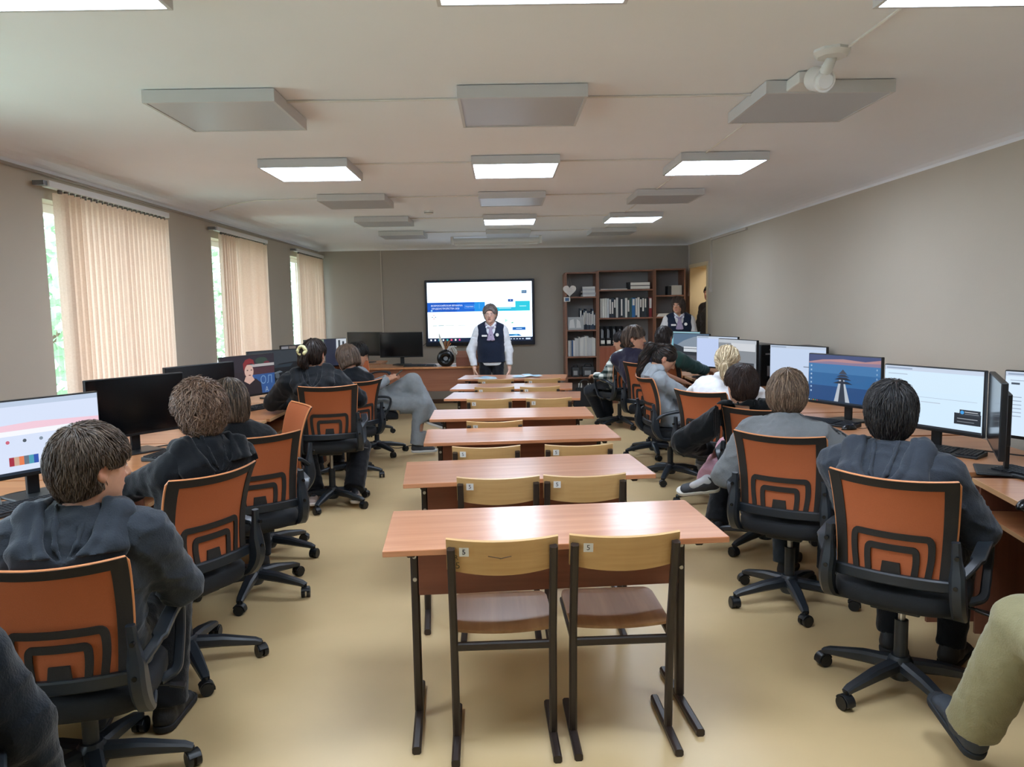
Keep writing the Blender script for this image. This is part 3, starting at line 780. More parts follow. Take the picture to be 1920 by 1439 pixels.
# sensor on the ceiling
p = atz(1560, 103, ZC-.02)
root = empty('motion_sensor', (p.x, p.y, ZC), 0, 'white round ceiling bracket with swivel sensor head by the right panel', 'sensor')
b = MB(); b.lathe([(0, 0), (.075, 0), (.078, -.012), (.06, -.03), (0, -.032)][::-1], (0, 0, 0), 8); b.build('rosette', m_white, root, smooth=True)
hd_ = aty(1538, 148, p.y+.12)-Vector((p.x, p.y, ZC)); bx_ = atz(1506, 156, ZC-.03)-Vector((p.x, p.y, ZC))
b = MB(); b.tube([(0, 0, -.03), hd_*.5+Vector((0, -.01, -.02)), hd_], [.02, .024, .026], 12); b.build('swivel_arm', m_white, root, smooth='all')
b = MB(); b.cyl(hd_+Vector((.0, .05, .015)), hd_+Vector((0, -.045, -.02)), .052, 20, r2=.047); b.cyl(hd_+Vector((0, -.045, -.02)), hd_+Vector((0, -.06, -.026)), .04, 20, r2=.03); b.build('sensor_head', m_white, root, smooth=True)
b = MB(); b.cbox(bx_, (.12, .2, .05)); b.build('junction_box', m_white, root, bevel=.006)
p = atz(804, 399, ZC-.02)
root = empty('smoke_detector', (p.x, p.y, ZC), 0, 'small white round detector on the ceiling left of the middle panels', 'detector')
b = MB(); b.lathe([(.05, 0), (.05, -.014), (.044, -.03), (.025, -.038), (0, -.038)][::-1], (0, 0, 0), 20); b.build('cover', m_white, root, smooth=True)
b = MB(); b.lathe([(.046, -.018), (.049, -.019), (.049, -.024), (.046, -.025)], (0, 0, 0), 20); b.build('vent_ring', m_grey, root)
# roll-up projector screen
root = empty('projector_screen_case', (-.05, 11.75, ZC), 0, 'long white roll-up screen case on the ceiling near the far wall', 'projector screen')
b = MB(); b.tube([(-.66, 0, -.07), (.66, 0, -.07)], .045, 14); b.build('case', m_white, root, smooth=True)
b = MB()
for q in (-1, 1):
    b = MB(); b.box((q*.66-.02, -.05, -.12), (q*.66+.02, .05, -.005)); b.build('end_cap', m_white, root, bevel=.005)
b = MB(); b.box((-.62, -.012, -.128), (.62, .012, -.112)); b.build('pull_bar', m_white, root)

# ------------------------------------------------------------------ world and outside
w = bpy.data.worlds.new('world'); SC.world = w; w.use_nodes = True
bg = w.node_tree.nodes['Background']; bg.inputs['Color'].default_value = (.74, .87, 1, 1); bg.inputs['Strength'].default_value = 9.0
def sun():
    l = bpy.data.lights.new('sky_sun', 'SUN'); l.energy = 1.0; l.angle = .8; l.color = (1, .96, .9); o = bpy.data.objects.new('sky_sun', l); COL.objects.link(o); o.rotation_euler = (radians(50), 0, radians(-70))
sun()
m_leaf = mat('foliage', '93b08b', rough=.6, noise=.3, nscale=3); m_bark = mat('bark', '6b5847', rough=.9, noise=.3, nscale=20, bump=.5)
b = MB(); b.box((-22, -6, -.9), (XL-.4, 22, -.85)); struct(b.build('ground_outside', mat('lawn', '9fae94', rough=.9, noise=.2, nscale=3)))
for i, (x, y, hh) in enumerate(((-7.6, 12.6, 5), (-7.8, 16.2, 5.5), (-8.2, 20.5, 6), (-7.4, 25, 5))):
    root = empty('garden_tree', (x, y, -.86), 0, 'leafy green tree outside, %s seen through the window gaps' % ['nearest one', 'second one', 'third one', 'farthest one'][i], 'tree', 'trees outside the windows')
    b = MB(); b.tube([(0, 0, 0), (.05, .05, 1.5), (0, 0, 3.4)], [.16, .12, .06], 10); b.tube([(.04, .04, 1.6), (.6, .3, 2.6)], [.07, .03], 8); b.tube([(.04, .04, 1.9), (-.5, -.4, 3)], [.07, .03], 8); b.build('trunk', m_bark, root, smooth=True)
    b = MB(); rr = random.Random(i)
    for k in range(1500):
        u = Vector((rr.gauss(0, 1), rr.gauss(0, 1), rr.gauss(0, 1))).normalized()*(.5+.5*rr.random()); c = Vector((u.x*1.7, u.y*1.7, 2.7+u.z*1.9))
        a = Vector((rr.gauss(0, 1), rr.gauss(0, 1), rr.gauss(0, 1))).normalized(); e = a.orthogonal().normalized(); s = .13
        b.add([c-a*s, c+e*s*.6, c+a*s, c-e*s*.6], [(0, 1, 2, 3)])
    b.build('crown', m_leaf, root, fix=False)

# ------------------------------------------------------------------ furniture: school desks and chairs
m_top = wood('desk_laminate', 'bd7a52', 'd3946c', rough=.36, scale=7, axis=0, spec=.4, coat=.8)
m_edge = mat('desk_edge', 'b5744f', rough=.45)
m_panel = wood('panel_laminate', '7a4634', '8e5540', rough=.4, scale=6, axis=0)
m_tube = mat('brown_tube', '2e2420', rough=.38, spec=.5)
m_bolt = mat('bolt', 'b9b9b9', rough=.3, metal=.9)
m_ply = wood('plywood', 'bd9258', 'd4ad76', rough=.38, scale=5, axis=0)
m_plyseat = wood('plywood_seat_shaded', '9c6f48', 'b4875c', rough=.35, scale=5, axis=1)  # seat tones darkened to hold the shade under the desks
m_paper = mat('paper', 'e4e2dc', rough=.7)
m_ink = mat('ink', '26262a', rough=.7)

def rail(b, a, c, w=.025, h=.025):
    a = Vector(a); c = Vector(c); b.tube([a, c], 1, flat=((1, 0, 0) if abs((c-a).normalized().x) < .9 else (0, 1, 0), w/2, h/2))

def make_desk():
    root = empty('school_desk')
    b = MB(); b.box((-.615, 0, .738), (.615, .53, .76)); b.build('desktop', m_top, root, bevel=.003)
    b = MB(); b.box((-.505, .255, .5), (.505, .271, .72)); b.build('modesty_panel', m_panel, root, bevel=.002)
    for q in (-1, 1):
        x = q*.52
        b = MB(); rail(b, (x, .02, .015), (x, .52, .015), .032, .03); rail(b, (x, .29, .03), (x, .29, .725), .032, .045); rail(b, (x, .05, .727), (x, .49, .727), .03, .02)
        lg = b.build('leg', m_tube, root)
        for z in (.56, .65): b = MB(); b.cyl((x+.0, .27, z), (x, .262, z), .008, 10); b.build('bolt', m_bolt, lg)
    return root

def make_school_chair():
    root = empty('school_chair')
    for q in (-1, 1):
        x = q*.178
        b = MB(); rail(b, (x, -.17, .014), (x, .22, .014), .03, .028); b.tube([(x, -.005, .028), (x, -.035, .42), (x, -.115, .765)], 1, flat=((1, 0, 0), .014, .014)); rail(b, (x, -.03, .395), (x, .3, .405), .026, .022)
        b.build('leg', m_tube, root)
    b = MB(); rail(b, (-.165, -.03, .375), (.165, -.03, .375), .022, .03); b.build('cross_rail', m_tube, root)
    n = 12; b = MB(); top = []; bot = []
    for i in range(n+1):
        u = i/n*2-1; x = u*.195; bow = .028*(1-u*u); sag = .008*u*u
        top.append(Vector((x, -.105-bow*.9, .792+.008*abs(u)**2-.004))); bot.append(Vector((x, -.078-bow*.9, .672+.02*(u*u)-.012)))
    t = Vector((0, .013, .003))
    for i in range(n):
        b.quad(bot[i], bot[i+1], top[i+1], top[i]); b.quad(bot[i]+t, top[i]+t, top[i+1]+t, bot[i+1]+t); b.quad(top[i], top[i+1], top[i+1]+t, top[i]+t); b.quad(bot[i], bot[i]+t, bot[i+1]+t, bot[i+1])
    for a, c in ((bot[0], top[0]), (bot[n], top[n])): b.quad(a, c, c+t, a+t)
    bk = b.build('backrest', m_ply, root, smooth=True)
    b = MB(); n2 = 10; g = []
    for j in range(n2+1):
        v = j/n2; row = []
        for i in range(n+1):
            u = i/n*2-1; y = -.005+v*.37; w = .185-(.02*max(0, v-.85)/.15)
            z = .432-.014*(1-u*u)*(1-v)**1.5-.018*max(0, v-.8)**2*25*.5; row.append(Vector((u*w, y, z)))
        g.append(row)
    th = Vector((0, 0, -.011))
    for j in range(n2):
        for i in range(n): b.quad(g[j][i], g[j][i+1], g[j+1][i+1], g[j+1][i]); b.quad(g[j][i]+th, g[j+1][i]+th, g[j+1][i+1]+th, g[j][i+1]+th)
    for i in range(n): b.quad(g[0][i], g[0][i]+th, g[0][i+1]+th, g[0][i+1]); b.quad(g[n2][i], g[n2][i+1], g[n2][i+1]+th, g[n2][i]+th)
    for j in range(n2): b.quad(g[j][0], g[j+1][0], g[j+1][0]+th, g[j][0]+th); b.quad(g[j][n], g[j][n]+th, g[j+1][n]+th, g[j+1][n])
    b.build('seat', m_plyseat, root, smooth=True)
    b = MB(); c = Vector((-.132, -.124, .757)); nx = Vector((.98, -.12, 0)); up = Vector((0, -.2, .98)); fr = nx.cross(up).normalized()
    c += fr*.004; hw = .017
    b.mi = 0; b.quad(c-nx*hw-up*hw, c+nx*hw-up*hw, c+nx*hw+up*hw, c-nx*hw+up*hw); b.mi = 1; b.text('5', c+fr*.0015, nx, up, .028)
    b.build('number_label', [m_paper, m_ink], bk)
    return root

desks = [((-.432, 2.587), (.807, 2.692)), ((-.488, 3.592), (.751, 3.727)), ((-.495, 4.691), (.738, 4.774)), ((-.544, 5.693), (.676, 5.715)), ((-.535, 6.966), (.692, 6.80)), ((-.523, 7.763), (.684, 7.62)), ((-.513, 8.80), (.703, 8.6))]
DN = ['frontmost long desk nearest the camera with two chairs', 'second long desk from the camera, glossy right end', 'third long desk from the camera', 'middle long desk, fourth from the camera', 'fifth long desk from the camera', 'sixth long desk, behind the one with leaflets', 'farthest long desk carrying leaflets before the standing woman']
proto = make_desk()
for i, (l, r) in enumerate(desks):
    o = proto if i == 0 else copy_tree(proto)
    o.location = ((l[0]+r[0])/2, (l[1]+r[1])/2, 0); rz = math.atan2(r[1]-l[1], r[0]-l[0]); o.rotation_euler.z = rz*.8
    tag(o, 'reddish laminate school desk, '+DN[i], 'desk', 'reddish school desks down the middle')
cp = make_school_chair()
CH = [(-.015, 2.715, .03, 'scratched plywood school chair at the nearest desk, left of its pair'), (.415, 2.735, .03, 'clean plywood school chair at the nearest desk, right of its pair'),
      (-.03, 3.67, .01, 'plywood school chair at the second desk, left of the pair'), (.378, 3.68, .01, 'plywood school chair at the second desk, right of the pair'),
      (-.1, 4.46, 0, 'plywood school chair tucked under the third desk, left one'), (.43, 4.46, 0, 'plywood school chair tucked under the third desk, right one'),
      (-.06, 5.42, 0, 'lone plywood school chair at the fourth desk'),
      (-.115, 6.70, 0, 'plywood school chair at the fifth desk, left one'), (.395, 6.68, 0, 'plywood school chair at the fifth desk, right one'),
      (-.08, 7.66, 0, 'plywood school chair at the sixth desk, left one'), (.365, 7.62, 0, 'plywood school chair at the sixth desk, right one'),
      (-.07, 8.46, 0, 'plywood school chair at the farthest desk, left one'), (.435, 8.44, 0, 'plywood school chair at the farthest desk, right one')]
for i, (x, y, rz, lb) in enumerate(CH):
    o = cp if i == 0 else copy_tree(cp)
    o.location = (x, y, 0); o.rotation_euler.z = rz; tag(o, lb, 'chair', 'plywood school chairs')
bk = [c for c in cp.children if c.name.startswith('backrest')][0]
for n_, (p, q) in (('scratch', ((-.05, .742), (-.005, .733))), ('scratch', ((-.01, .732), (.03, .74)))):
    b = MB(); b.tube([(p[0], -.1365, p[1]), (q[0], -.1375, q[1])], .0016, 5); b.build(n_, mat('dark_scratch', '4a3420', rough=.8), bk)
b = MB(); b.text('R', (-.16, -.1205, .735), (1, -.15, 0), (0, -.2, 1), .026); b.text('5', (-.155, -.117, .705), (1, -.15, 0), (0, -.2, 1), .036); b.build('ink_scribble', mat('green_ink', '4e4a30', rough=.8), bk)

# ------------------------------------------------------------------ office chairs
m_orange = mat('orange_mesh', 'b5633c', rough=.65, spec=.25, noise=.05, nscale=300, bump=.3, bscale=500)
m_orange2 = mat('orange_piping', 'd98c58', rough=.5)
m_mesh = mat('black_mesh', '241f1b', rough=.75, noise=.15, nscale=400, bump=.3, bscale=500)
m_chair = mat('chair_plastic', '23282e', rough=.38, spec=.5, noise=.06, nscale=60)
m_seat = mat('seat_fabric', '14161a', rough=.8, noise=.15, nscale=150, bump=.2, bscale=300)

def back_pt(u, v, off=0):
    """point on the backrest; u -1..1 across, v 0..1 upwards, off backwards"""
    w = .2+.026*v; z = .53+v*.4
    y = -.205-.03*v-.045*v*v+.028*sin(pi*min(1, v*1.1))*.6
    y += .05*u*u*(.6+.4*v)+(-.02*max(0, v-.85)**2*30)
    return Vector((u*w, y-off, z+.012*v*u*u))

def strip(b, poly, off0, off1, m=None, sub=10):
    """polygon in back (u,v) coordinates, cut into quads along the path and given thickness"""
    b.prism(poly, lambda u, v: back_pt(u, v, off0), lambda u, v: back_pt(u, v, off1), m)

def arch(b, hw, top, th, m=None, off=.006):
    # rounded inverted U of band thickness th in (u, v*2) space
    P = arc([Vector((-hw*.93, 0, 0)), Vector((-hw, top*.6, 0)), Vector((-hw*.97, top, 0)), Vector((hw*.97, top, 0)), Vector((hw, top*.6, 0)), Vector((hw*.93, 0, 0))], 5, .09)
    pts = []
    for a, c in zip(P, P[1:]):
        n = max(1, int((c-a).length/.06)); pts += [a.lerp(c, i/n) for i in range(n)]
    pts.append(P[-1]); L = []; R = []
    for i, p in enumerate(pts):
        t = (pts[min(i+1, len(pts)-1)]-pts[max(i-1, 0)]); t = Vector((t.x, t.y*1.75, 0)).normalized(); n = Vector((-t.y, t.x/1.75, 0))
        L.append(p+n*th/2); R.append(p-n*th/2)
    for i in range(len(pts)-1):
        q = [L[i], L[i+1], R[i+1], R[i]]; lo = [back_pt(a.x, max(a.y, 0), off) for a in q]; hi = [back_pt(a.x, max(a.y, 0), off+.008) for a in q]
        b.add(lo+hi, [(3, 2, 1, 0), (4, 5, 6, 7), (0, 1, 5, 4), (2, 3, 7, 6)], m)

def make_office_chair():
    root = empty('office_chair')
    b = MB(); b.lathe([(.0, .055), (.04, .055), (.052, .075), (.05, .13), (.036, .15), (0, .15)], n=20)
    for k in range(5):
        a = 2*pi*k/5; d = Vector((cos(a), sin(a), 0))
        b.tube([d*.03+Vector((0, 0, .112)), d*.15+Vector((0, 0, .102)), d*.29+Vector((0, 0, .078)), d*.315+Vector((0, 0, .068))], 1, flat=(Vector((-sin(a), cos(a), 0)), [.03, .027, .02, .016], [.026, .024, .015, .012]))
    base = b.build('star_base', m_chair, root, smooth=True)
    for k in range(5):
        a = 2*pi*k/5; d = Vector((cos(a), sin(a), 0)); t = Vector((-sin(a+.5*k), cos(a+.5*k), 0)); b = MB(); c = d*.315+Vector((0, 0, .028))
        for q in (-1, 1): b.cyl(c+t*q*.005, c+t*q*.024, .027, 18)
        fw_ = Vector((t.y, -t.x, 0)); pts = [c+fw_*(.031*cos(x))+Vector((0, 0, .031*sin(x))) for x in np.linspace(-.2, pi*.85, 9)]
        b.tube(pts, 1, flat=(t, .021, .003)); b.cyl(d*.315+Vector((0, 0, .045)), d*.315+Vector((0, 0, .075)), .008, 10)
        b.build('caster', m_black, base, smooth=True)
    b = MB(); b.cyl((0, 0, .13), (0, 0, .3), .026, 18); b.cyl((0, 0, .3), (0, 0, .44), .014, 14, 1); b.build('gas_column', [m_chair, m_bolt], root, smooth=True)
    up = []
    b = MB(); b.box((-.09, -.13, .37), (.09, .12, .403)); b.box((-.22, -.12, .385), (.22, -.08, .403)); b.box((-.22, .04, .385), (.22, .08, .403)); up.append(b.build('seat_mechanism', m_black, root, bevel=.006))
    b = MB(); b.tube(arc([(.08, .0, .405), (.2, .03, .4), (.27, .04, .385)], 4, .04), .006, 8); b.tube([(.25, .04, .388), (.3, .045, .378)], 1, flat=((0, 1, 0), [.012, .02], .005)); up.append(b.build('lever', m_black, root, smooth=True))
    # seat cushion
    b = MB(); n = 28; rings = []
    for s_, z in ((.9, .402), (.98, .412), (1.0, .43), (1.0, .465), (.95, .485), (.7, .493), (.3, .49)):
        ring = []
        for i in range(n):
            a = 2*pi*i/n; cx = abs(cos(a))**.55*math.copysign(1, cos(a)); cy = abs(sin(a))**.55*math.copysign(1, sin(a))
            y = .01+cy*.225*s_; zz = z-(.03*max(0, (y-.12)/.12)**2)-.008*(1-abs(cx*s_))*(z > .47); ring.append(Vector((cx*.235*s_, y, zz)))
        rings.append(ring)
    vs = [p for r in rings for p in r]; k = len(rings); fs = [(i*n+j, i*n+(j+1) % n, (i+1)*n+(j+1) % n, (i+1)*n+j) for i in range(k-1) for j in range(n)]+[tuple(range(n-1, -1, -1)), tuple((k-1)*n+j for j in range(n))]
    b.add(vs, fs); up.append(b.build('seat', m_seat, root, smooth='all'))
    # backrest: orange mesh panel, dark border, piping, lumbar bars
    def grid(b, u0, u1, v0, v1, o0, o1, nu=14, nv=12):
        A = [[back_pt(u0+(u1-u0)*i/nu, v0+(v1-v0)*j/nv, o0) for i in range(nu+1)] for j in range(nv+1)]; B = [[back_pt(u0+(u1-u0)*i/nu, v0+(v1-v0)*j/nv, o1) for i in range(nu+1)] for j in range(nv+1)]
        vs = [p for r in A for p in r]+[p for r in B for p in r]; N_ = (nu+1)*(nv+1); ix = lambda j, i: j*(nu+1)+i; fs = []
        for j in range(nv):
            for i in range(nu): fs += [(ix(j, i), ix(j, i+1), ix(j+1, i+1), ix(j+1, i)), (N_+ix(j, i), N_+ix(j+1, i), N_+ix(j+1, i+1), N_+ix(j, i+1))]
        for j in range(nv): fs += [(ix(j, 0), ix(j+1, 0), N_+ix(j+1, 0), N_+ix(j, 0)), (ix(j, nu), N_+ix(j, nu), N_+ix(j+1, nu), ix(j+1, nu))]
        for i in range(nu): fs += [(ix(0, i), N_+ix(0, i), N_+ix(0, i+1), ix(0, i+1)), (ix(nv, i), ix(nv, i+1), N_+ix(nv, i+1), N_+ix(nv, i))]
        b.add(vs, fs)
    b = MB(); grid(b, -.985, .985, .0, .985, -.006, .004); up.append(b.build('mesh_panel', m_orange, root, smooth=True))
    b = MB(); grid(b, -1, -.8, -.02, 1, .0045, .009, 4, 12); grid(b, .8, 1, -.02, 1, .0045, .009, 4, 12); grid(b, -.8, .8, .915, 1, .0045, .009, 14, 3); fr = b.build('back_border', m_mesh, root, smooth=True); up.append(fr)
    b = MB(); path = [back_pt(-1, v, .0) for v in np.linspace(0.02, .96, 14)]+[back_pt(u, 1, .0) for u in np.linspace(-.97, .97, 16)]+[back_pt(1, v, .0) for v in np.linspace(.96, .02, 14)]
    b.tube(path, .0055, 8); up.append(b.build('piping', m_orange2, root, smooth=True))
    b = MB(); arch(b, .66, .43, .11); arch(b, .42, .31, .11)
    b.add(*[[back_pt(u, v, o) for o in (.006, .014) for u, v in ((-.19, 0), (.19, 0), (.15, .17), (-.15, .17))], [(0, 1, 2, 3), (7, 6, 5, 4), (0, 4, 5, 1), (1, 5, 6, 2), (2, 6, 7, 3), (3, 7, 4, 0)]]); up.append(b.build('lumbar_support', m_mesh, root))
    b = MB()
    pts = [back_pt(u, .0, .012)+Vector((0, .0, .003)) for u in np.linspace(-1.05, 1.05, 13)]; b.tube(pts, 1, flat=((0, 0, 1), .023, .013)); up.append(b.build('lower_bar', m_chair, root, smooth=True))
    for q in (-1, 1):
        b = MB(); x = q*.232
        P = arc([(q*.218, -.235, .72), (q*.225, -.222, .6), (x, -.225, .5), (x, -.17, .405), (q*.21, -.06, .41)], 5, .05)
        k = len(P); b.tube(P, 1, flat=((1, 0, 0), [.014+.012*min(1, i/4) for i in range(k)], [.012+.022*sin(pi*min(1, i/(k-1)*1.2)) for i in range(k)]))
        br = b.build('back_bracket', m_chair, root, smooth=True); up.append(br)
        for z, y in ((.665, -.2475), (.555, -.249)): b = MB(); b.cyl((q*.226, y+.002, z), (q*.226, y-.012, z), .008, 10); b.build('bolt', m_black2, br)
        b = MB(); x = q*.275
        P = arc([(q*.235, -.215, .585), (x, -.16, .635), (x, .02, .662), (x, .15, .65), (x, .135, .55), (x, .06, .43), (q*.225, .03, .412)], 6, .07)
        k = len(P); b.tube(P, 1, flat=((1, 0, 0), [.017+.008*(1 if .15 < i/k < .5 else 0) for i in range(k)], .011)); up.append(b.build('armrest', m_chair, root, smooth=True))
    return root

OC = make_office_chair(); _oc_first = [True]
def office_chair(x, y, rz, label, dz=0, spin=.3, scale=1):
    if _oc_first[0]: o = OC; _oc_first[0] = False
    else: o = copy_tree(OC)
    o.location = (x, y, 0); o.rotation_euler.z = rz; tag(o, label, 'chair', 'orange mesh office chairs')
    for c in o.children:
        n = c.name.split('.')[0]
        if n == 'star_base': c.rotation_euler.z = spin
        elif n != 'gas_column': c.location.z = dz
    return o
D = radians
office_chair(-1.42, 2.51, D(10), 'orange mesh office chair under the boy in charcoal hoodie, lower left', dz=-.085, spin=1.35)
office_chair(-1.44, 3.36, D(60), 'orange mesh office chair under the curly-haired boy in black', dz=-.02, spin=.5)
office_chair(-1.42, 4.26, D(31), 'orange mesh office chair under the person with bobbed hair', spin=.45)
office_chair(-1.54, 4.93, D(120), 'empty orange office chair turned sideways among the left row', dz=.03, spin=.2)
office_chair(-1.40, 6.2, D(12), 'orange mesh office chair under the girl with the hair bun', dz=.06, spin=1.8)
office_chair(-1.46, 7.22, D(50), 'orange mesh office chair under the brown-haired person in black', dz=-.01, spin=.2)
office_chair(-1.38, 8.35, D(-78), 'orange mesh office chair under the person in grey holding a phone', spin=.5)
office_chair(-1.72, 9.75, D(-127), 'empty orange office chair by the teacher desk monitors', dz=.11, spin=.9)
office_chair(-1.38, 1.5, D(32), 'orange office chair cut by the lower left corner of the photo', spin=.4)
office_chair(1.60, 3.0, D(-40), 'orange mesh office chair under the boy in slate jacket', spin=.52)
office_chair(1.50, 3.95, D(-36), 'orange mesh office chair under the person in striped grey sweater', spin=.2)
office_chair(1.69, 4.88, D(-30), 'orange mesh office chair under the person in pink trousers', spin=.5)
office_chair(1.67, 5.98, D(-46), 'orange mesh office chair under the blonde in white hoodie', dz=-.02, spin=.25)
office_chair(1.50, 6.85, D(-82), 'orange mesh office chair under the girl with the ponytail', spin=.7)
office_chair(1.57, 7.96, D(-38), 'orange mesh office chair under the bowl-haired boy', dz=.05, spin=.3)
office_chair(1.95, 8.62, D(-50), 'orange mesh office chair under the boy in green', spin=.3)
office_chair(1.50, 9.85, D(26), 'orange mesh office chair under the person in checked shirt', dz=-.02, spin=.9)
office_chair(1.72, 1.85, D(5), 'orange mesh office chair under the person in khaki trousers', spin=.9)

# ------------------------------------------------------------------ computer desks
m_desk2 = wood('computer_desk', 'b5774c', 'c98e62', rough=.3, scale=6, axis=1, spec=.5, coat=.2)
m_side = wood('desk_side', '6b4030', '7d4d39', rough=.45, scale=5, axis=2)
m_edge2 = mat('desk_edge_light', 'd0a274', rough=.4)
def make_cdesk():
    """front edge along local x, user at -y; 1.0 wide, .8 deep"""
    root = empty('computer_desk')
    b = MB(); b.box((-.5, 0, .728), (.5, .8, .75)); tp = b.build('worktop', m_desk2, root)
    b = MB(); b.box((-.5, -.003, .727), (.5, .0005, .751)); b.build('edge_band', m_edge2, tp)
    for q in (-1, 1):
        b = MB(); b.box((q*.49-.009, .03, 0), (q*.49+.009, .76, .727)); b.build('side_panel', m_side, root)
    b = MB(); b.box((-.48, .6, .15), (.48, .616, .727)); b.build('back_panel', m_side, root)
    b = MB(); b.box((-.47, .02, .585), (.47, .38, .602)); tr = b.build('keyboard_tray', m_desk2, root)
    b = MB(); b.box((-.47, .017, .584), (.47, .0205, .603)); b.build('edge_band', m_edge2, tr)
    return root
CD = make_cdesk(); first = True
side_words = ['nearest', 'second', 'third', 'fourth', 'fifth', 'sixth', 'seventh']
def cdesk(x, y, rz, label):
    global first
    o = CD if first else copy_tree(CD); first = False
    o.location = (x, y, 0); o.rotation_euler.z = rz; tag(o, label, 'desk', 'computer desks along the walls'); return o
for i, (x, y, rz) in enumerate([(2.11, 3.04, -100), (2.05, 4.15, -91), (2.07, 5.19, -91), (2.08, 6.22, -91), (2.08, 7.25, -91), (2.08, 8.28, -91), (2.08, 9.31, -91)]):
    cdesk(x, y, D(rz)+pi if False else D(rz), 'reddish computer desk along the right wall, %s from the camera' % side_words[i])
for i, (y, x) in enumerate([(2.38, -1.9), (3.4, -1.87), (4.42, -1.83), (5.44, -1.83), (6.46, -1.81), (7.48, -1.83), (8.5, -1.83)]):
    cdesk(x, y, D(90), 'reddish computer desk under the windows, %s from the camera' % side_words[i])

# ------------------------------------------------------------------ computers
def make_monitor():
    """screen faces -y, stand on z=0; 27 inch"""
    root = empty('monitor')
    b = MB(); b.box((-.306, -.006, .105), (.306, .022, .462)); b.box((-.2, .022, .16), (.2, .05, .4)); hs = b.build('housing', m_black, root, bevel=.005)
    b = MB(); b.box((-.12, -.075, 0), (.12, .13, .012)); st = b.build('stand_base', m_black, root, bevel=.006)
    b = MB(); b.box((-.028, .045, .01), (.028, .066, .3)); b.build('stand_post', m_black, root, bevel=.004)
    return root
MON = make_monitor(); first_m = True
m_off = mat('screen_off', '07090c', rough=.16, spec=.5)
_px = {}
def rgb(h): return h
def screen(root, items, base='d7e4f5', strength=1.0, w=.6, h=.333, c=(0, -.0066, .289)):
    """items: ('r', x0, y0, x1, y1, color) rectangles, ('p', [(x,y)..], color), ('t', text, x, y, size, color), in 0..1 screen coordinates from lower left"""
    b = MB(); mats = []; idx = {}
    def mi(cc):
        if cc not in idx: idx[cc] = len(mats); st = strength if cc == base else min(strength, 1.1); mats.append(emission('px_%s_%.2f' % (cc, st), cc, st))
        return idx[cc]
    f = lambda x, y, o: Vector((c[0]+(x-.5)*w, c[1]-o, c[2]+(y-.5)*h))
    b.quad(f(0, 0, 0), f(1, 0, 0), f(1, 1, 0), f(0, 1, 0), mi(base)); o = .0
    for it in items:
        o += .00012
        if it[0] == 'r': _, x0, y0, x1, y1, cc = it; b.quad(f(x0, y0, o), f(x1, y0, o), f(x1, y1, o), f(x0, y1, o), mi(cc))
        elif it[0] == 'p': b.add([f(x, y, o) for x, y in it[1]], [tuple(range(len(it[1])))], mi(it[2]))
        elif it[0] == 'e': _, x, y, rx, ry, cc = it; b.add([f(x+rx*cos(a), y+ry*sin(a), o) for a in np.linspace(0, 2*pi, 21)[:-1]], [tuple(range(20))], mi(cc))
        elif it[0] == 't': _, s, x, y, sz, cc = it; b.text(s, f(x, y, o), (1, 0, 0), (0, 0, 1), sz, mi(cc))
    return b.build('screen', mats, root, fix=False)
def off_screen(root, w=.6, h=.333, c=(0, -.0066, .289)):
    b = MB(); b.quad(Vector((c[0]-w/2, c[1], c[2]-h/2)), Vector((c[0]+w/2, c[1], c[2]-h/2)), Vector((c[0]+w/2, c[1], c[2]+h/2)), Vector((c[0]-w/2, c[1], c[2]+h/2))); return b.build('screen', m_off, root, fix=False)
def monitor(x, y, rz, label, items=None, base='d7e4f5', z=.75, strength=1.0):
    global first_m
    o = MON if first_m else copy_tree(MON); first_m = False
    for c in list(o.children):
        if c.name.startswith('screen'): bpy.data.objects.remove(c)
    o.location = (x, y, z); o.rotation_euler.z = rz; tag(o, label, 'monitor', 'black computer monitors')
    if items is None: off_screen(o)
    else: screen(o, items, base, strength)
    return o
task = [('r', 0, 0, 1, .04, '1d2a3a')]+[('r', .01+i*.03, .01, .025+i*.03, .03, cc) for i, cc in enumerate(('d0e0f0', '5f9fd8', 'e0a040', '50b080', 'c04050'))]
page = [('r', 0, .93, 1, 1, 'c2cfe2'), ('r', .02, .95, .3, .975, '8fa0b8'), ('r', .04, .86, .25, .87, '9aa6b6'), ('r', .3, .5, .95, .505, '9aa6b6'), ('r', .4, .42, .6, .43, 'a8b2c0')]
wall_pic = [('r', 0, .82, 1, 1, '43507c'), ('p', [(0, .84), (.2, .9), (.5, .93), (.8, .9), (1, .95), (1, .8), (0, .8)], 'b58a8e'), ('p', [(0, .82), (.3, .87), (.6, .86), (1, .88), (1, .8), (0, .8)], '8a7a98'), ('r', 0, .62, 1, .81, '3f78ae'), ('r', 0, .35, 1, .62, '2a659d'), ('r', 0, .04, 1, .35, '1d4a80'),
            ('p', [(.38, .04), (.6, .04), (.52, .5), (.45, .5)], 'b9c2cc'), ('p', [(.44, .04), (.54, .04), (.505, .5), (.475, .5)], '2a3444'), ('p', [(.36, .42), (.64, .42), (.56, .47), (.44, .47)], '1b2436'), ('p', [(.38, .5), (.62, .5), (.55, .55), (.45, .55)], '1b2436'), ('p', [(.41, .56), (.59, .56), (.53, .61), (.47, .61)], '2a3346'), ('p', [(.44, .62), (.56, .62), (.5, .72)], '3a4254')]+[('r', .03, .2+i*.09, .05, .235+i*.09, 'a9c4de') for i in range(7)]+[('r', .95, .2+i*.09, .965, .235+i*.09, '8fb0d0') for i in range(7)]+task
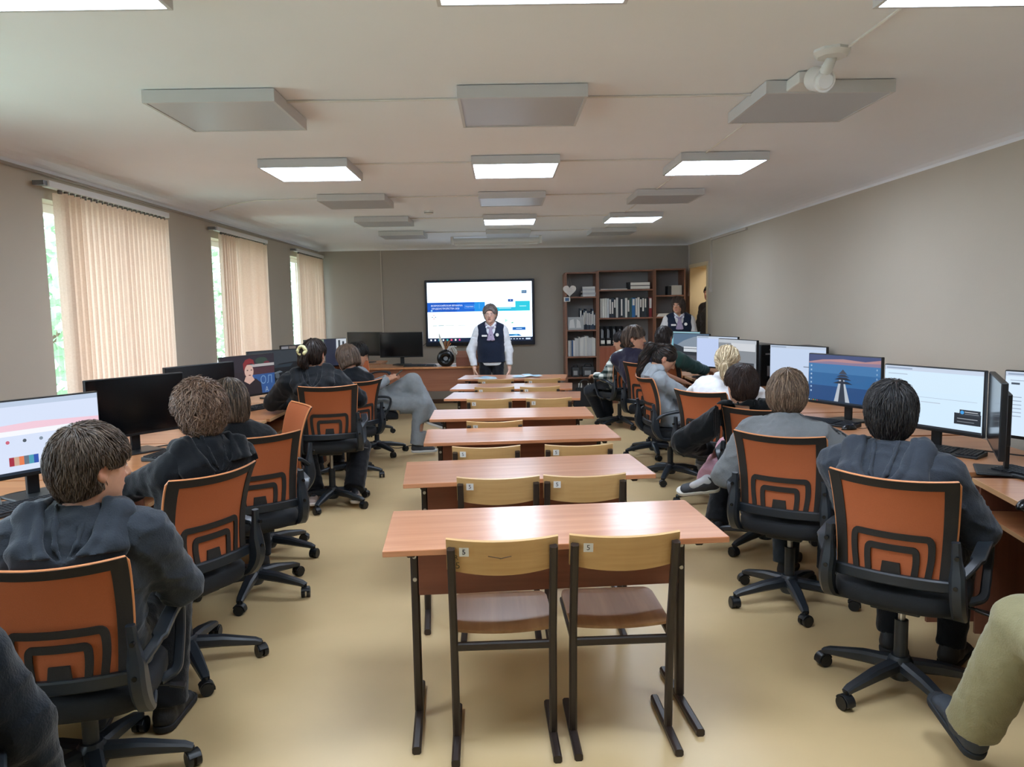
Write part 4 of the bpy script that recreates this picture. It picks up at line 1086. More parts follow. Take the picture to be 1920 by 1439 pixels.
notif = [('r', .74, .13, .99, .31, '20262e'), ('r', .79, .27, .985, .37, '2b323c'), ('e', .815, .325, .018, .03, '3f9be0'), ('r', .84, .33, .96, .34, 'c8ccd2'), ('r', .84, .3, .97, .308, '8a9098'), ('r', .77, .22, .96, .228, 'b9bec6'), ('r', .77, .17, .93, .178, '8a9098'), ('r', 0, 0, 1, .035, '20262e')]
def at_(px, py, z=1.2): p = atz(px, py, z); return p
def mon_corner(l, r, label, items=None, base='d7e4f5', z=1.2, **k):
    """monitor from the pixels of its two top corners"""
    a = atz(*l, z); c = atz(*r, z); m = (a+c)/2; rz = math.atan2(c.y-a.y, c.x-a.x); return monitor(m.x, m.y, rz, label, items, base, z-.462, **k)
Z0 = 1.212
def mon(x, y, rz, label, items=None, base='d7e4f5', **k): return monitor(x, y, D(rz), label, items, base, **k)
mon(2.37, 3.66, -118, 'black monitor seen almost edge-on between two lit screens, right row')
mon(2.78, 3.73, -62, 'lit white monitor cut by the right edge of the photo', page+[('r', .05, .8, .12, .83, '404a58')]+[('r', .05, .3+i*.06, .14, .31+i*.06, '8a94a4') for i in range(6)], 'd3e6fa', strength=.95)
mon(2.385, 4.24, -66, 'lit white monitor in front of the boy in slate jacket', page+[('r', .3, .6, .97, .9, 'd0e6f6')]+notif, 'cfe6fa', strength=.95)
mon(2.35, 5.27, -65, 'monitor showing a blue sea wallpaper with a pier temple', wall_pic, '2a659d', strength=.85)
mon(2.49, 6.47, -64, 'lit blank white monitor left of the sea wallpaper screen', page[:2]+[('t', 'Яндекс' if False else '', .5, .5, .02, '707a8a'), ('r', .62, .48, .74, .5, '6a7484')], 'c7d8f2', strength=.85)
mon(2.35, 7.68, -70, 'monitor with grey page behind the blonde ponytail', [('r', 0, .9, 1, 1, 'c4cbd4'), ('r', 0, .35, 1, .88, '8d939a'), ('r', .35, .68, .98, .9, 'd8dce2'), ('r', .2, .05, .95, .34, '3c4148'), ('r', .45, .08, .6, .3, '6e757d'), ('r', .65, .08, .8, .3, '555c64')], '9aa0a8', strength=.8)
mon(2.36, 8.45, -60, 'lit pale monitor left of the blonde head', page[:2]+[('r', .55, .52, .58, .55, '59636f')], 'bdcdf0', strength=.9)
mon(2.29, 9.32, -60, 'monitor with dark landscape and a white dialog strip', [('r', 0, .5, 1, 1, '56708a'), ('p', [(.0, .5), (.3, .75), (.6, .9), (1, .95), (1, .5)], '8795a4'), ('p', [(0, .3), (0, .62), (.2, .55), (.45, .4), (1, .45), (1, .2), (0, .2)], '222a33'), ('r', .3, .48, .95, .53, 'dfe4ea'), ('r', .3, .35, .95, .46, 'cfd6dd'), ('r', 0, .04, 1, .22, '4a4a50')], '3a4450', strength=.8)
mon(2.35, 10.0, -58, 'bluish monitor sliver behind the head of the boy in green', [('r', 0, .9, 1, 1, '9fd0dc')], '7fb6c6', strength=.8)
L1s = [('r', 0, .93, 1, 1, 'b9c8de'), ('p', [(.0, .55), (1, .55), (1, .66), (.5, .7), (0, .66)], 'edc7d6'), ('p', [(.05, .53), (.95, .53), (.95, .6), (.05, .6)], 'f0f2f8')]+[('e', .3+i*.12, .45, .014, .024, cc) for i, cc in enumerate(('c86478', '505a64', '7a8a9a', '4a54b0', '808080'))]+[('r', .3+i*.035, .12, .335+i*.035, .24, cc) for i, cc in enumerate(('a02a3c', 'c8a890', 'e07a50', '607080', '4a9ab0', '2a50a8'))]+task
mon(-2.165, 3.56, 57, 'lit browser page monitor beside the boy in charcoal hoodie', L1s, 'd3def4', strength=.95)
mon(-2.2, 4.655, 54.5, 'switched-off monitor behind the charcoal hoodie boy')
mon(-2.165, 5.57, 62, 'switched-off monitor behind the curly-haired boy')
skater = [('r', 0, .6, 1, 1, '2c2630'), ('e', .75, .85, .12, .09, '33463c'), ('e', .85, .78, .06, .05, '6a2a34'), ('r', .4, .7, 1, .77, 'b9b4b4'), ('r', .4, .5, 1, .68, '4a2c34'), ('r', .5, .0, 1, .5, '2f5590'),
          ('p', [(.3, 0), (.3, .2), (.34, .33), (.42, .4), (.62, .4), (.72, .28), (.74, 0)], '231a20'), ('p', [(.4, .36), (.43, .47), (.56, .47), (.6, .37), (.5, .27)], 'd8b0a2'), ('e', .5, .6, .085, .17, 'dcb6a8'), ('p', [(.4, .62), (.39, .8), (.44, .9), (.52, .93), (.59, .88), (.61, .75), (.56, .8), (.47, .78), (.43, .7)], '8a2c30'), ('e', .47, .63, .016, .012, '2a1c20'), ('e', .545, .63, .016, .012, '2a1c20'), ('e', .51, .5, .024, .012, '5a1c28'),
          ('t', 'ОЛ', .83, .33, .1, '6f93c0'), ('t', 'А', .83, .08, .06, '9ab0cc')]
mon(-2.16, 6.59, 63, 'monitor showing a red-haired woman in dark dress', skater, '2a2228', strength=.75)
car = [('r', 0, .5, 1, 1, '3b434b'), ('p', [(.35, .3), (.4, .5), (.55, .62), (.85, .66), (1, .58), (1, .25), (.4, .22)], '14181d'), ('p', [(.42, .5), (.5, .58), (.8, .62), (.75, .52)], '2e3a44'), ('p', [(.4, .36), (.55, .42), (.6, .38), (.45, .33)], '707c88'), ('e', .86, .33, .05, .1, '59626b'), ('e', .5, .28, .04, .08, '59626b'), ('r', 0, .12, 1, .14, '3a434c')]
mon(-2.14, 7.35, 50, 'monitor with a dark sports car picture', car, '15191e', strength=.6)
mosaic = [('r', x/6, y/5, x/6+.15, y/5+.18, random.choice(['6a5a52', '8a8078', '3a3230', '9a9aa0', '50404a', 'b0a8a0'])) for x in range(6) for y in range(5)]
mon(-2.15, 8.42, 54, 'monitor with a photo mosaic beside the hair bun', mosaic, '2c2a2e', strength=.6)
gal = [('r', .0, .3, .45, 1, '8ea08a'), ('r', .1, .4, .3, .8, 'c0ccb8'), ('r', .5, .0, .72, 1, '2a2e40'), ('r', .75, .4, 1, 1, 'cfd6de'), ('r', .8, .5, .85, .95, '3a4048'), ('r', .9, .5, .95, .9, '3a4048'), ('r', .0, .0, .45, .28, 'c8d49a')]
mon(-2.2, 9.7, 46, 'monitor with bright picture thumbnails beyond the blurred head', gal, '30364a', strength=.8)

m_key = mat('key_caps', '1c1f24', rough=.5)
def make_keyboard():
    root = empty('keyboard')
    b = MB(); b.add([(-.22, -.07, 0), (.22, -.07, 0), (.22, .07, 0), (-.22, .07, 0), (-.22, -.07, .012), (.22, -.07, .012), (.22, .07, .024), (-.22, .07, .024)], [(0, 3, 2, 1), (4, 5, 6, 7), (0, 1, 5, 4), (1, 2, 6, 5), (2, 3, 7, 6), (3, 0, 4, 7)]); b.build('case', m_black, root, bevel=.003)
    b = MB()
    for r in range(6):
        for c in range(20):
            if c in (14, ) and r < 5: continue
            if r == 0 and 4 < c < 9: continue
            x = -.205+c*.0208; y = -.058+r*.0212; z = .013+(y+.07)/.14*.012; b.box((x, y, z), (x+.017, y+.017, z+.006))
    b.build('keys', m_key, root)
    return root
KB = make_keyboard(); fk = True
def keyboard(x, y, rz, label, z=.75):
    global fk
    o = KB if fk else copy_tree(KB); fk = False; o.location = (x, y, z+.001); o.rotation_euler.z = D(rz); tag(o, label, 'keyboard', 'black keyboards')
def make_mouse():
    root = empty('computer_mouse')
    b = MB(); vs = []; b.ellipsoid((0, 0, .0), (.031, .055, .036), nu=20, nv=12); b.v = [Vector((p.x, p.y, max(0, p.z))) for p in b.v]; b.build('shell', m_black2, root, smooth='all')
    b = MB(); b.cyl((-.004, .028, .03), (.004, .028, .03), .007, 12); b.build('wheel', m_grey, root)
    b = MB(); b.tube([(0, .05, .01), (.02, .09, .004), (.0, .16, .004), (.05, .24, .004)], .002, 6); b.build('cord', m_black, root, smooth=True)
    return root
MO = make_mouse(); fm = True
def mouse(x, y, rz, label, z=.75):
    global fm
    o = MO if fm else copy_tree(MO); fm = False; o.location = (x, y, z); o.rotation_euler.z = D(rz); tag(o, label, 'mouse', 'black computer mice')
p = atz(1925, 893, .77); keyboard(p.x+.06, p.y, -75, 'black keyboard at the right edge on the nearest right desk')
p = atz(1760, 842, .77); keyboard(p.x, p.y, -52, 'black keyboard in front of the boy in slate jacket')
p = atz(1548, 790, .77); keyboard(p.x, p.y, -57, 'black keyboard in front of the striped grey sweater')
p = atz(1592, 803, .76); mouse(p.x, p.y, -75, 'black mouse beside the keyboard near the sea wallpaper monitor')
p = atz(1924, 948, .76); mouse(p.x, p.y, -60, 'black mouse at the right edge of the photo')
p = atz(78, 940, .77); keyboard(p.x, p.y, 60, 'black keyboard beside the charcoal hoodie boy')
p = atz(476, 765, .77); keyboard(p.x-.03, p.y, 62, 'dark keyboard below the red-haired picture')
for x, y, rz, lb in ((2.2, 6.3, -85, 'black keyboard under the blank white monitor'), (2.22, 7.3, -85, 'black keyboard by the blonde'), (2.2, 8.35, -85, 'black keyboard in front of the girl with ponytail'), (-1.95, 4.55, 80, 'black keyboard near the curly-haired boy'), (-1.95, 7.4, 80, 'black keyboard near the hair bun girl')):
    keyboard(x, y, rz, lb)
b = MB(); b.box((-.11, -.09, 0), (.11, .09, .004)); o = b.build('mouse_pad', mat('mousepad', '24262b', rough=.9)); p = atz(8, 950, .75); o.location = (p.x, p.y, .75); o.rotation_euler.z = .9; tag(o, 'dark mouse pad at the left edge of the photo', 'mouse pad')

m_case = mat('pc_case', '1e2125', rough=.35, spec=.5)
def make_pc():
    root = empty('computer_tower')
    b = MB(); b.box((-.095, .01, 0), (.095, .42, .41)); b.build('case', m_case, root, bevel=.004)
    b = MB(); b.box((-.093, 0, .004), (.093, .01, .406)); f = b.build('front_panel', m_black2, root, bevel=.003)
    b = MB(); b.cyl((.0, .0, .36), (0, -.003, .36), .009, 12); b.box((-.05, -.002, .31), (.05, 0, .325)); b.box((-.03, -.002, .1), (.03, 0, .2)); b.build('buttons', m_grey, f)
    b = MB(); b.box((-.0965, .1, .12), (-.095, .3, .3)); b.build('side_vent', m_mesh, root)
    return root
PC = make_pc(); PC.location = (2.64, 7.56, .75); PC.rotation_euler.z = D(6); tag(PC, 'black computer tower right of the grey-page monitor', 'computer tower', 'black computer towers')
o = copy_tree(PC); o.location = (2.89, 7.0, .75); o.rotation_euler.z = D(2); tag(o, 'black computer tower behind the right side of the blank white monitor', 'computer tower', 'black computer towers')
def cable(pts, label, r=.004, m=None, name='cable'):
    b = MB(); b.tube(arc(pts, 5, .1), r, 6); tag(b.build(name, m or m_black, smooth=True), label, 'cable')
cable([(2.5, 4.3, .755), (2.62, 4.1, .76), (2.75, 3.95, .757), (2.9, 3.9, .755)], 'black cable behind the lit monitor stand, right row')
cable([(-2.25, 3.7, .755), (-2.35, 3.55, .757), (-2.2, 3.35, .755), (-2.1, 3.1, .755), (-2.3, 3.0, .755)], 'black cable across the nearest left desk')
cable([(-2.2, 4.75, .755), (-2.05, 4.95, .755), (-1.98, 5.1, .755), (-2.1, 5.3, .755)], 'black cable beside the switched-off monitor stand')
cable([(-1.4, 8.9, .006), (-1.2, 8.6, .006), (-1.0, 8.9, .006), (-.8, 8.6, .006)], 'black cable on the floor under the person in grey')
# ------------------------------------------------------------------ far wall: interactive display
root = empty('wall_display', (-.343, YF-.085, 1.472), radians(-.5), 'large wall-mounted interactive display showing a job fair web page', 'display')
b = MB(); b.box((-.885, 0, -.53), (.885, .08, .535)); b.build('housing', mat('display_housing', '161c2c', rough=.3), root, bevel=.012)
b = MB(); b.box((-.5, -.004, -.52), (.5, .0, -.475)); b.build('control_strip', m_black2, root)
tv = [('r', 0, 0, 1, .065, '10203c')]
tv += [('r', .0, .505, .55, .665, '0d5fc8'), ('r', .0, .505, .28, .665, '0a52b8'), ('r', .45, .505, .55, .665, '1688d8'), ('r', .55, .505, .98, .57, '21b4d4'), ('r', .84, .505, .98, .67, '22bcd2'),
       ('t', 'ВСЕРОССИЙСКАЯ ЯРМАРКА', .185, .61, .036, 'eaf4ff'), ('t', 'ТРУДОУСТРОЙСТВА 2025', .172, .56, .036, 'eaf4ff'), ('e', .04, .53, .009, .016, '8fc4ff'), ('r', .355, .56, .45, .62, '4f9ae8'), ('r', .358, .565, .447, .615, '0f66cc'), ('t', 'Подробнее', .402, .59, .024, 'dff0ff'), ('r', .495, .55, .497, .64, '7fc4f0'),
       ('r', .68, .548, .8, .556, 'c8f0fa'), ('r', .88, .58, .945, .59, 'c8f0fa'),
       ('r', .9, .8, .95, .85, '12507c'), ('t', 'Войти', .925, .825, .024, 'e0f0ff'), ('r', .77, .66, .82, .705, '0f4a98'), ('r', .79, .68, .8, .69, 'dfefff'), ('r', .81, .18, .935, .23, '0d5cb0'), ('r', .845, .2, .9, .21, 'bcdcf8'),
       ('p', [(.735, .38), (.77, .35), (.74, .31)], 'b8e8d8'), ('p', [(.79, .3), (.815, .32), (.82, .295)], '3fae84'), ('p', [(.78, .08), (.9, .08), (.87, .115), (.76, .115)], '1f6fae'), ('p', [(.8, .085), (.86, .085), (.85, .11)], '5fb0e0')]
for dx, dy in ((.06, .45), (.045, .42), (.075, .42), (.06, .39)): tv.append(('e', dx, dy, .006, .009, 'c85a5a' if dy != .42 else '3a4a60'))
for i, x in enumerate((.06, .2, .34)): tv.append(('r', x, .968, x+.012, .978, 'a8b0a0'))
for i in range(4): tv.append(('e', .07+.012*cos(i*1.57), .8+.02*sin(i*1.57), .004, .006, 'e8c8a8'))
for x0, x1, cc in ((.045, .09, 'b5c0b8'), (.1, .155, '9fa8a0'), (.165, .25, 'd0d6d2'), (.29, .36, 'd0d4d0'), (.37, .44, 'd8dcd8')): tv.append(('r', x0, .27, x1, .285, cc))
for i, cc in enumerate(('f0f4ff', 'f0f4ff', '35b0c8', 'e8f0f8', '30b0b0', 'f06080', 'ffffff', 'e04090')): tv.append(('r', .02+i*.039, .018, .035+i*.039, .046, cc))
for i in range(6): tv.append(('r', .76+i*.028, .025, .775+i*.028, .04, 'c8d8f0'))
tv.append(('r', .935, .02, .98, .045, 'c8d8f0'))
screen(root, tv, 'd6ebff', 2.2, w=1.69, h=.955, c=(0, -.003, .018))
cable([(-1.22, YF-.02, 1.0), (-1.35, YF-.04, .9), (-1.48, YF-.1, .78)], 'thin black cable from the wall display down to the teacher desk')

# teacher desk and its things
m_tdesk = wood('teacher_desk', '8a5640', 'a06a50', rough=.35, scale=5, axis=0)
root = empty('teacher_desk', (-1.0, 10.62, 0), 0, 'dark reddish teacher desk in front of the wall display', 'desk')
b = MB(); b.box((-.95, 0, .736), (.7, .7, .76)); b.build('worktop', m_desk2, root, bevel=.003)
b = MB(); b.box((-.9, .05, .42), (.66, .068, .736)); b.build('modesty_panel', m_tdesk, root)
for q in (-.93, .65):
    b = MB(); b.box((q, .03, 0), (q+.022, .66, .736)); b.build('side_panel', m_tdesk, root)
root = empty('side_desk', (-2.3, 11.45, 0), 0, 'dark computer desk in the far left corner', 'desk')
b = MB(); b.box((-.55, 0, .736), (.5, .7, .76)); b.build('worktop', m_desk2, root)
for q in (-.53, .46):
    b = MB(); b.box((q, .03, 0), (q+.022, .66, .736)); b.build('side_panel', m_tdesk, root)
b = MB(); b.box((-.5, .3, .3), (.46, .318, .736)); b.build('modesty_panel', m_tdesk, root)
monitor(-1.42, 10.95, D(-3), 'switched-off monitor on the teacher desk', z=.775)
monitor(-2.08, 11.75, D(-24), 'switched-off monitor in the far left corner', z=.76)
keyboard(-1.15, 10.8, -8, 'black keyboard on the teacher desk', .76)
b = MB(); b.box((-.3, -.1, 0), (.1, .12, .003)); o = b.build('paper_sheets', m_paper); o.location = (-.75, 10.85, .7605); tag(o, 'white paper sheets on the teacher desk between keyboard and vase', 'paper')
root = empty('donut_vase', (-.78, 10.72, .76), 0, 'black ring-shaped vase with dried stems on the teacher desk', 'vase')
b = MB(); ring = [Vector((.075*cos(a), 0, .11+.075*sin(a))) for a in np.linspace(0, 2*pi, 25)[:-1]]; b.tube(ring, .047, 12, closed=True); b.cyl((0, 0, .2), (0, 0, .235), .022, 14, r2=.026); b.build('body', m_black2, root, smooth='all')
b = MB(); b.cyl((0, -.01, .11), (0, .01, .11), .03, 18); b.build('centre_disc', mat('grey_disc', '8a8d92', rough=.5), root)
b = MB(); rr = random.Random(3)
b.tube([(-.01, 0, .22), (-.06, .0, .34), (-.085, 0, .46)], 1, flat=((0, 1, 0), .008, [.012, .02, .004])); b.build('white_feather', mat('feather', 'd8d2c6', rough=.8), root, smooth=True)
b = MB()
for k in range(9): x = rr.uniform(-.05, .1); b.tube([(0, 0, .22), (x*.6, rr.uniform(-.03, .03), .28), (x, rr.uniform(-.05, .05), rr.uniform(.31, .36))], [.004, .006, .009], 6)
b.build('brown_stems', mat('dry_stem', '9a6a44', rough=.9), root)
b = MB()
for k in range(12): x = rr.uniform(.06, .17); b.tube([(.02, 0, .22), (x*.7, rr.uniform(-.03, .0), .28), (x, rr.uniform(-.05, .02), rr.uniform(.14, .27))], .005, 5)
b.build('white_tassels', mat('tassel', 'd5d3ce', rough=.8), root)
b = MB(); b.tube([(-.06, 0, .006), (.06, .0, .006)], .006, 8); o = b.build('marker_pen', m_black2); o.location = (-.96, 10.72, .761); tag(o, 'black marker lying left of the ring-shaped vase', 'pen')
root = empty('wooden_box', (-.46, 10.75, .76), 0, 'small reddish wooden box with slanted front by the standing woman', 'box')
b = MB(); b.box((-.18, 0, 0), (.18, .16, .12)); b.build('box_body', m_panel, root, bevel=.003)
b = MB(); b.add([(-.18, 0, .12), (.18, 0, .12), (.18, .16, .2), (-.18, .16, .2), (-.18, .16, .12), (.18, .16, .12)], [(0, 1, 2, 3), (0, 3, 4), (1, 5, 2), (3, 2, 5, 4), (0, 4, 5, 1)]); b.build('slanted_lid', m_tdesk, root)
# leaflets on the farthest desk
m_l1 = mat('leaflet_blue', '7fb3cf', rough=.4); m_l2 = mat('leaflet_pale', 'cfdde0', rough=.4)
rr = random.Random(9)
for i in range(10):
    px = 905+rr.uniform(-18, 22) if i < 5 else 992+rr.uniform(-22, 18); p = atz(px, 706, .762)
    b = MB(); b.box((-.05, -.1, 0), (.05, .1, .001)); b.mi = 1; b.box((-.045, -.02, .001), (.045, .09, .0013)); o = b.build('leaflet', [m_l2, m_l1]); o.location = (p.x, 8.72+rr.uniform(.08, .38), .7605+.0016*i); o.rotation_euler.z = rr.uniform(-1.4, 1.4)
    tag(o, 'pale blue printed leaflet in the %s heap on the farthest school desk' % ('left' if i < 5 else 'right'), 'leaflet', 'leaflets in the %s heap' % ('left' if i < 5 else 'right'))

# ------------------------------------------------------------------ bookcase (three units)
m_bk = wood('bookcase_wood', '7f5743', '936752', rough=.45, scale=5, axis=2); m_bkback = mat('bookcase_back', '8e8a88', rough=.7)
def shelfunit(x0, x1, shelves, top, label, y0=12.18, door=None):
    root = empty('bookcase', ((x0+x1)/2, y0, 0), 0, label, 'bookcase', 'brown bookcase units'); w = (x1-x0)/2; dp = .42
    for q in (-1, 1):
        b = MB(); b.box((q*w-.011 if q < 0 else w-.022, 0, 0), (-w+.022 if q < 0 else w+.0, dp, top)); b.build('side_panel', m_bk, root)
    b = MB(); b.box((-w, 0, top), (w, dp, top+.02)); b.build('top_panel', m_bk, root)
    b = MB(); b.box((-w+.022, dp-.008, .05), (w-.022, dp, top)); b.build('back_panel', m_bkback, root)
    for z in shelves:
        b = MB(); b.box((-w+.022, .008, z-.022), (w-.022, dp-.008, z)); b.build('shelf', m_bk, root)
    b = MB(); b.box((-w+.022, .02, 0), (w-.022, .04, .05)); b.build('plinth', m_bk, root)
    if door:
        for q in (-1, 1):
            b = MB(); a = 0 if q > 0 else -w+.02; c = a+w-.02; b.box((a+.002, -.004, .06), (c-.002, .014, door)); d = b.build('door', wood('bookcase_door', '8f4f38', 'a3604a', rough=.4, scale=5, axis=2), root)
            b = MB(); b.cyl((-q*-.04, -.004, .62), (q*.04, -.026, .62), .009, 10); b.build('knob', m_grey, d)
    return root
shelfunit(1.015, 1.515, [.05, .43, .76, 1.18, 1.70], 2.06, 'narrow brown bookcase unit at the left with hanging heart')
shelfunit(1.52, 2.41, [.05, .92, 1.36, 1.80], 2.08, 'wide middle bookcase unit with binders and brown doors below', door=.9)
shelfunit(2.415, 2.9, [.05, .5, .92, 1.363, 1.70], 2.09, 'narrow bookcase unit at the right behind the second standing woman')
def bind(x, y, z, w, hh, dp, col, label, group, lab=None, tilt=0):
    b = MB(); b.mi = 0; b.box((-w/2, 0, 0), (w/2, dp, hh)); mats = [mat('binder_'+col, col, rough=.55), m_paper]
    if lab: b.mi = 1; b.box((-w*.36, -.002, hh*lab[0]), (w*.36, 0, hh*lab[1]))
    o = b.build('binder', mats if lab else mats[0], bevel=.002); o.location = (x, y, z); o.rotation_euler.y = tilt; tag(o, label, 'binder', group)
rr = random.Random(4)
cols = [('b8b8b4', None), ('d8d8d2', (.1, .6)), ('cfcfca', None), ('c8ccd0', None), ('26303e', (.2, .95)), ('2a3646', (.2, .8)), ('20262c', (.5, .9)), ('d0d0cc', None), ('222a36', None), ('2a2c30', (.1, .95)), ('3c4a54', None), ('e0e0da', None), ('2f3a3a', (.3, .9)), ('3a5a58', None), ('2a6ca8', (.62, .95)), ('32404e', (.1, .95)), ('dfe0dc', None), ('22262c', (.5, .9)), ('2c3238', (.3, .95)), ('303840', (.5, .95)), ('26282c', None), ('8a2a2a', (.45, .95))]
x = 1.56
for i, (cc, lb) in enumerate(cols):
    w = .035 if i not in (14, 21) else .05
    nm = {'8a2a2a': 'red binder with white spine label at the right end of the binder row', '2a6ca8': 'bright blue binder with white label in the binder row', '3a5a58': 'teal folder in the row beside the blue binder'}.get(cc, 'binder of grey, white or dark blue in the middle bookcase row')
    bind(x+w/2, 12.22, 1.361, w-.002, .3+.015*rr.random(), .25, cc, nm, 'binders in the middle bookcase row' if nm.startswith('binder of') else None, lb); x += w+.001
for i in range(4):
    xx = 1.6+i*.095; b = MB(); b.box((-.042, 0, 0), (-.038, .24, .3)); b.box((.038, 0, 0), (.042, .24, .3)); b.box((-.042, 0, 0), (.042, .004, .12)); b.box((-.042, 0, 0), (.042, .24, .004)); b.box((-.042, .236, 0), (.042, .24, .3)); b.mi = 1; b.box((-.03, -.002, .03), (.03, 0, .085)); b.mi = 2; b.box((-.02, .03, .004), (.0, .2, .26)); b.box((.008, .05, .004), (.02, .22, .24))
    o = b.build('magazine_file', [m_black, m_paper, mat('papers_grey', '9a9fa4', rough=.7)]); o.location = (xx, 12.22, .921); tag(o, 'black magazine file with white label on the middle bookcase lower shelf', 'file box', 'black magazine files')
for i in range(2):
    b = MB(); b.box((-.17, 0, 0), (.17, .25, .055)); b.mi = 1; b.box((-.14, -.002, .006), (.165, .0, .05)); o = b.build('binder', [m_black, m_paper]); o.location = (2.18+.0*i, 12.21, 1.801+i*.056); tag(o, 'black ring binder lying flat on the top middle shelf, %s of two' % ('lower', 'upper')[i], 'binder')
b = MB(); b.box((0, 0, 0), (.42, .2, .012)); o = b.build('papers', m_paper); o.location = (1.57, 12.21, 1.801); tag(o, 'flat papers on the top middle shelf left of the lying binders', 'papers')
for i in range(5):
    b = MB(); b.box((-.1, 0, 0), (.1, .22, .03)); o = b.build('paper_stack', mat('ream%d' % (i % 2), ('d5d6d4', 'b9bcc0')[i % 2], rough=.7), bevel=.002); o.location = (1.385+rr.uniform(-.01, .01), 12.22, 1.701+i*.031); o.rotation_euler.z = rr.uniform(-.08, .08); tag(o, 'white paper bundle in the pile on the top left shelf', 'paper bundle', 'paper bundles on the top left shelf')
for i in range(9):
    hh = .25+.09*rr.random(); bind(1.26+i*.027, 12.26, 1.181, .025, hh, .2, rr.choice(['2a3a52', '1e2838', '3a4656', '26303e']), 'dark blue folder on the second left bookcase shelf', 'dark blue folders on the left shelf', (.25, .9))
root = empty('framed_photo', (1.16, 12.2, 1.181), 0, 'grey mounted photo standing on the left bookcase shelf', 'picture')
b = MB(); b.box((-.11, 0, 0), (.14, .012, .2)); b.build('mount', mat('photo_mount', 'a9adb0', rough=.5), root); b = MB(); b.add([(-.09, -.001, .03), (.0, -.001, .03), (-.02, -.001, .17), (-.08, -.001, .15)], [(0, 1, 2, 3)]); b.add([(.02, -.001, .03), (.1, -.001, .03), (.08, -.001, .13), (.03, -.001, .17)], [(0, 1, 2, 3)]); b.build('print', mat('photo_print', 'd4d6d6', rough=.5), root, fix=False)
for i in range(16):
    w = .026; hh = .28+.04*rr.random() if i > 3 else .25; cc = '3a5c88' if i == 2 else rr.choice(['d6d6d0', 'c6c8c8', 'dededa', 'b4b6b6'])
    bind(1.065+i*.0272, 12.24, .761, .0255, hh, .2, cc, 'blue journal on the third left shelf' if i == 2 else 'pale journal spine on the third left bookcase shelf', None if i == 2 else 'pale journals on the third left shelf')
for i, (xx, w, hh) in enumerate(((1.17, .12, .19), (1.37, .19, .2))):
    root = empty('small_case', (xx, 12.22, .431), 0, ('small dark equipment case with white items' if i == 0 else 'wider dark case with rounded top')+' on the fourth left shelf', 'case'); b = MB(); b.box((-w/2, 0, 0), (w/2, .16, hh*.8)); b.build('body', mat('case_dark', '3a3c40', rough=.5), root, bevel=.015); b = MB(); b.tube(arc([(-w*.3, .08, hh*.78), (-w*.25, .08, hh), (w*.25, .08, hh), (w*.3, .08, hh*.78)], 4, .03), .008, 8); b.build('handle', m_black, root, smooth=True); b = MB(); b.box((-w*.32, -.003, .03), (w*.2, 0, .1)); b.build('label_plate', mat('plate', '9a9c9e', rough=.5), root)
for i, (xx, zz, w, hh, cc, nm) in enumerate(((2.66, 1.701, .06, .14, '1c1e22', 'small dark stand'), (2.77, 1.701, .17, .15, 'b4b2aa', 'beige box'))):
    b = MB(); b.box((-w/2, 0, 0), (w/2, .2, hh)); o = b.build('storage_box', mat('sbox'+cc, cc, rough=.6), bevel=.004); o.location = (xx, 12.22, zz); tag(o, nm+' on the upper right bookcase shelf', 'box')
b = MB()
for k in range(4): b.box((-.15+.01*k, .0, .012*k), (.12, .24, .012*k+.01))
o = b.build('papers', m_paper); o.location = (2.6, 12.2, 1.364); tag(o, 'loose white papers on the right bookcase shelf beside the woman', 'papers')
# heart and plaque
root = empty('hanging_heart', (1.075, 12.13, 1.8), 0, 'white heart ornament hanging from the left bookcase corner', 'ornament')
poly = [(.105*.0625*16*sin(t)**3*.98, .0062*(13*cos(t)-5*cos(2*t)-2*cos(3*t)-cos(4*t))) for t in np.linspace(0, 2*pi, 41)[:-1]]
b = MB(); b.prism(poly, lambda x, y: Vector((x, .0, y)), lambda x, y: Vector((x, .014, y))); b.build('heart', mat('heart_white', 'd9d3cd', rough=.6), root)
b = MB()
for i, wd in enumerate((.08, .1, .07)): b.box((-wd/2, -.001, .03-i*.025), (wd/2, 0, .033-i*.025))
b.build('lettering_lines', mat('grey_line', 'a29c98', rough=.7), root)
b = MB(); b.tube([(-.03, .007, .06), (.0, .007, .25), (.03, .007, .06)], .002, 5); b.build('string', mat('string', 'cfc8be', rough=.8), root)
b = MB(); b.box((-.05, 0, -.035), (.05, .012, .035)); b.mi = 1; b.box((-.03, -.002, -.025), (.03, 0, .025)); o = b.build('hanging_plaque', [m_paper, mat('plaque_blue', '3a5a80', rough=.5)]); o.location = (1.035, 12.15, 1.66); tag(o, 'small white plaque with blue picture below the hanging heart', 'plaque')
# bag on the floor
root = empty('tote_bag', (1.27, 11.9, 0), 0, 'black bag with white papers on the floor by the bookcase', 'bag')
F_ = MB(); F_.add([(-.18, -.07, 0), (.18, -.07, 0), (.18, .09, 0), (-.18, .09, 0), (-.13, -.04, .3), (.14, -.04, .28), (.14, .05, .28), (-.13, .05, .3)], [(0, 3, 2, 1), (4, 5, 6, 7), (0, 1, 5, 4), (1, 2, 6, 5), (2, 3, 7, 6), (3, 0, 4, 7)]); F_.build('bag_body', mat('bag_black', '131417', rough=.7), root, bevel=.02)
b = MB(); b.tube(arc([(-.08, -.04, .28), (-.06, -.04, .42), (.06, -.04, .42), (.08, -.04, .28)], 5, .06), .008, 8); b.build('handle', m_black, root, smooth=True)
b = MB(); b.box((-.09, -.0, .2), (-.04, .03, .36)); b.box((.05, -.02, .2), (.1, .02, .36)); b.build('papers', m_paper, root)

# light in the corridor
l = bpy.data.lights.new('corridor_lamp', 'AREA'); l.energy = 26; l.size = .8; l.color = (1, .9, .72); o = bpy.data.objects.new('corridor_lamp', l); COL.objects.link(o); o.location = (XR+.95, 11.2, ZC-.05)
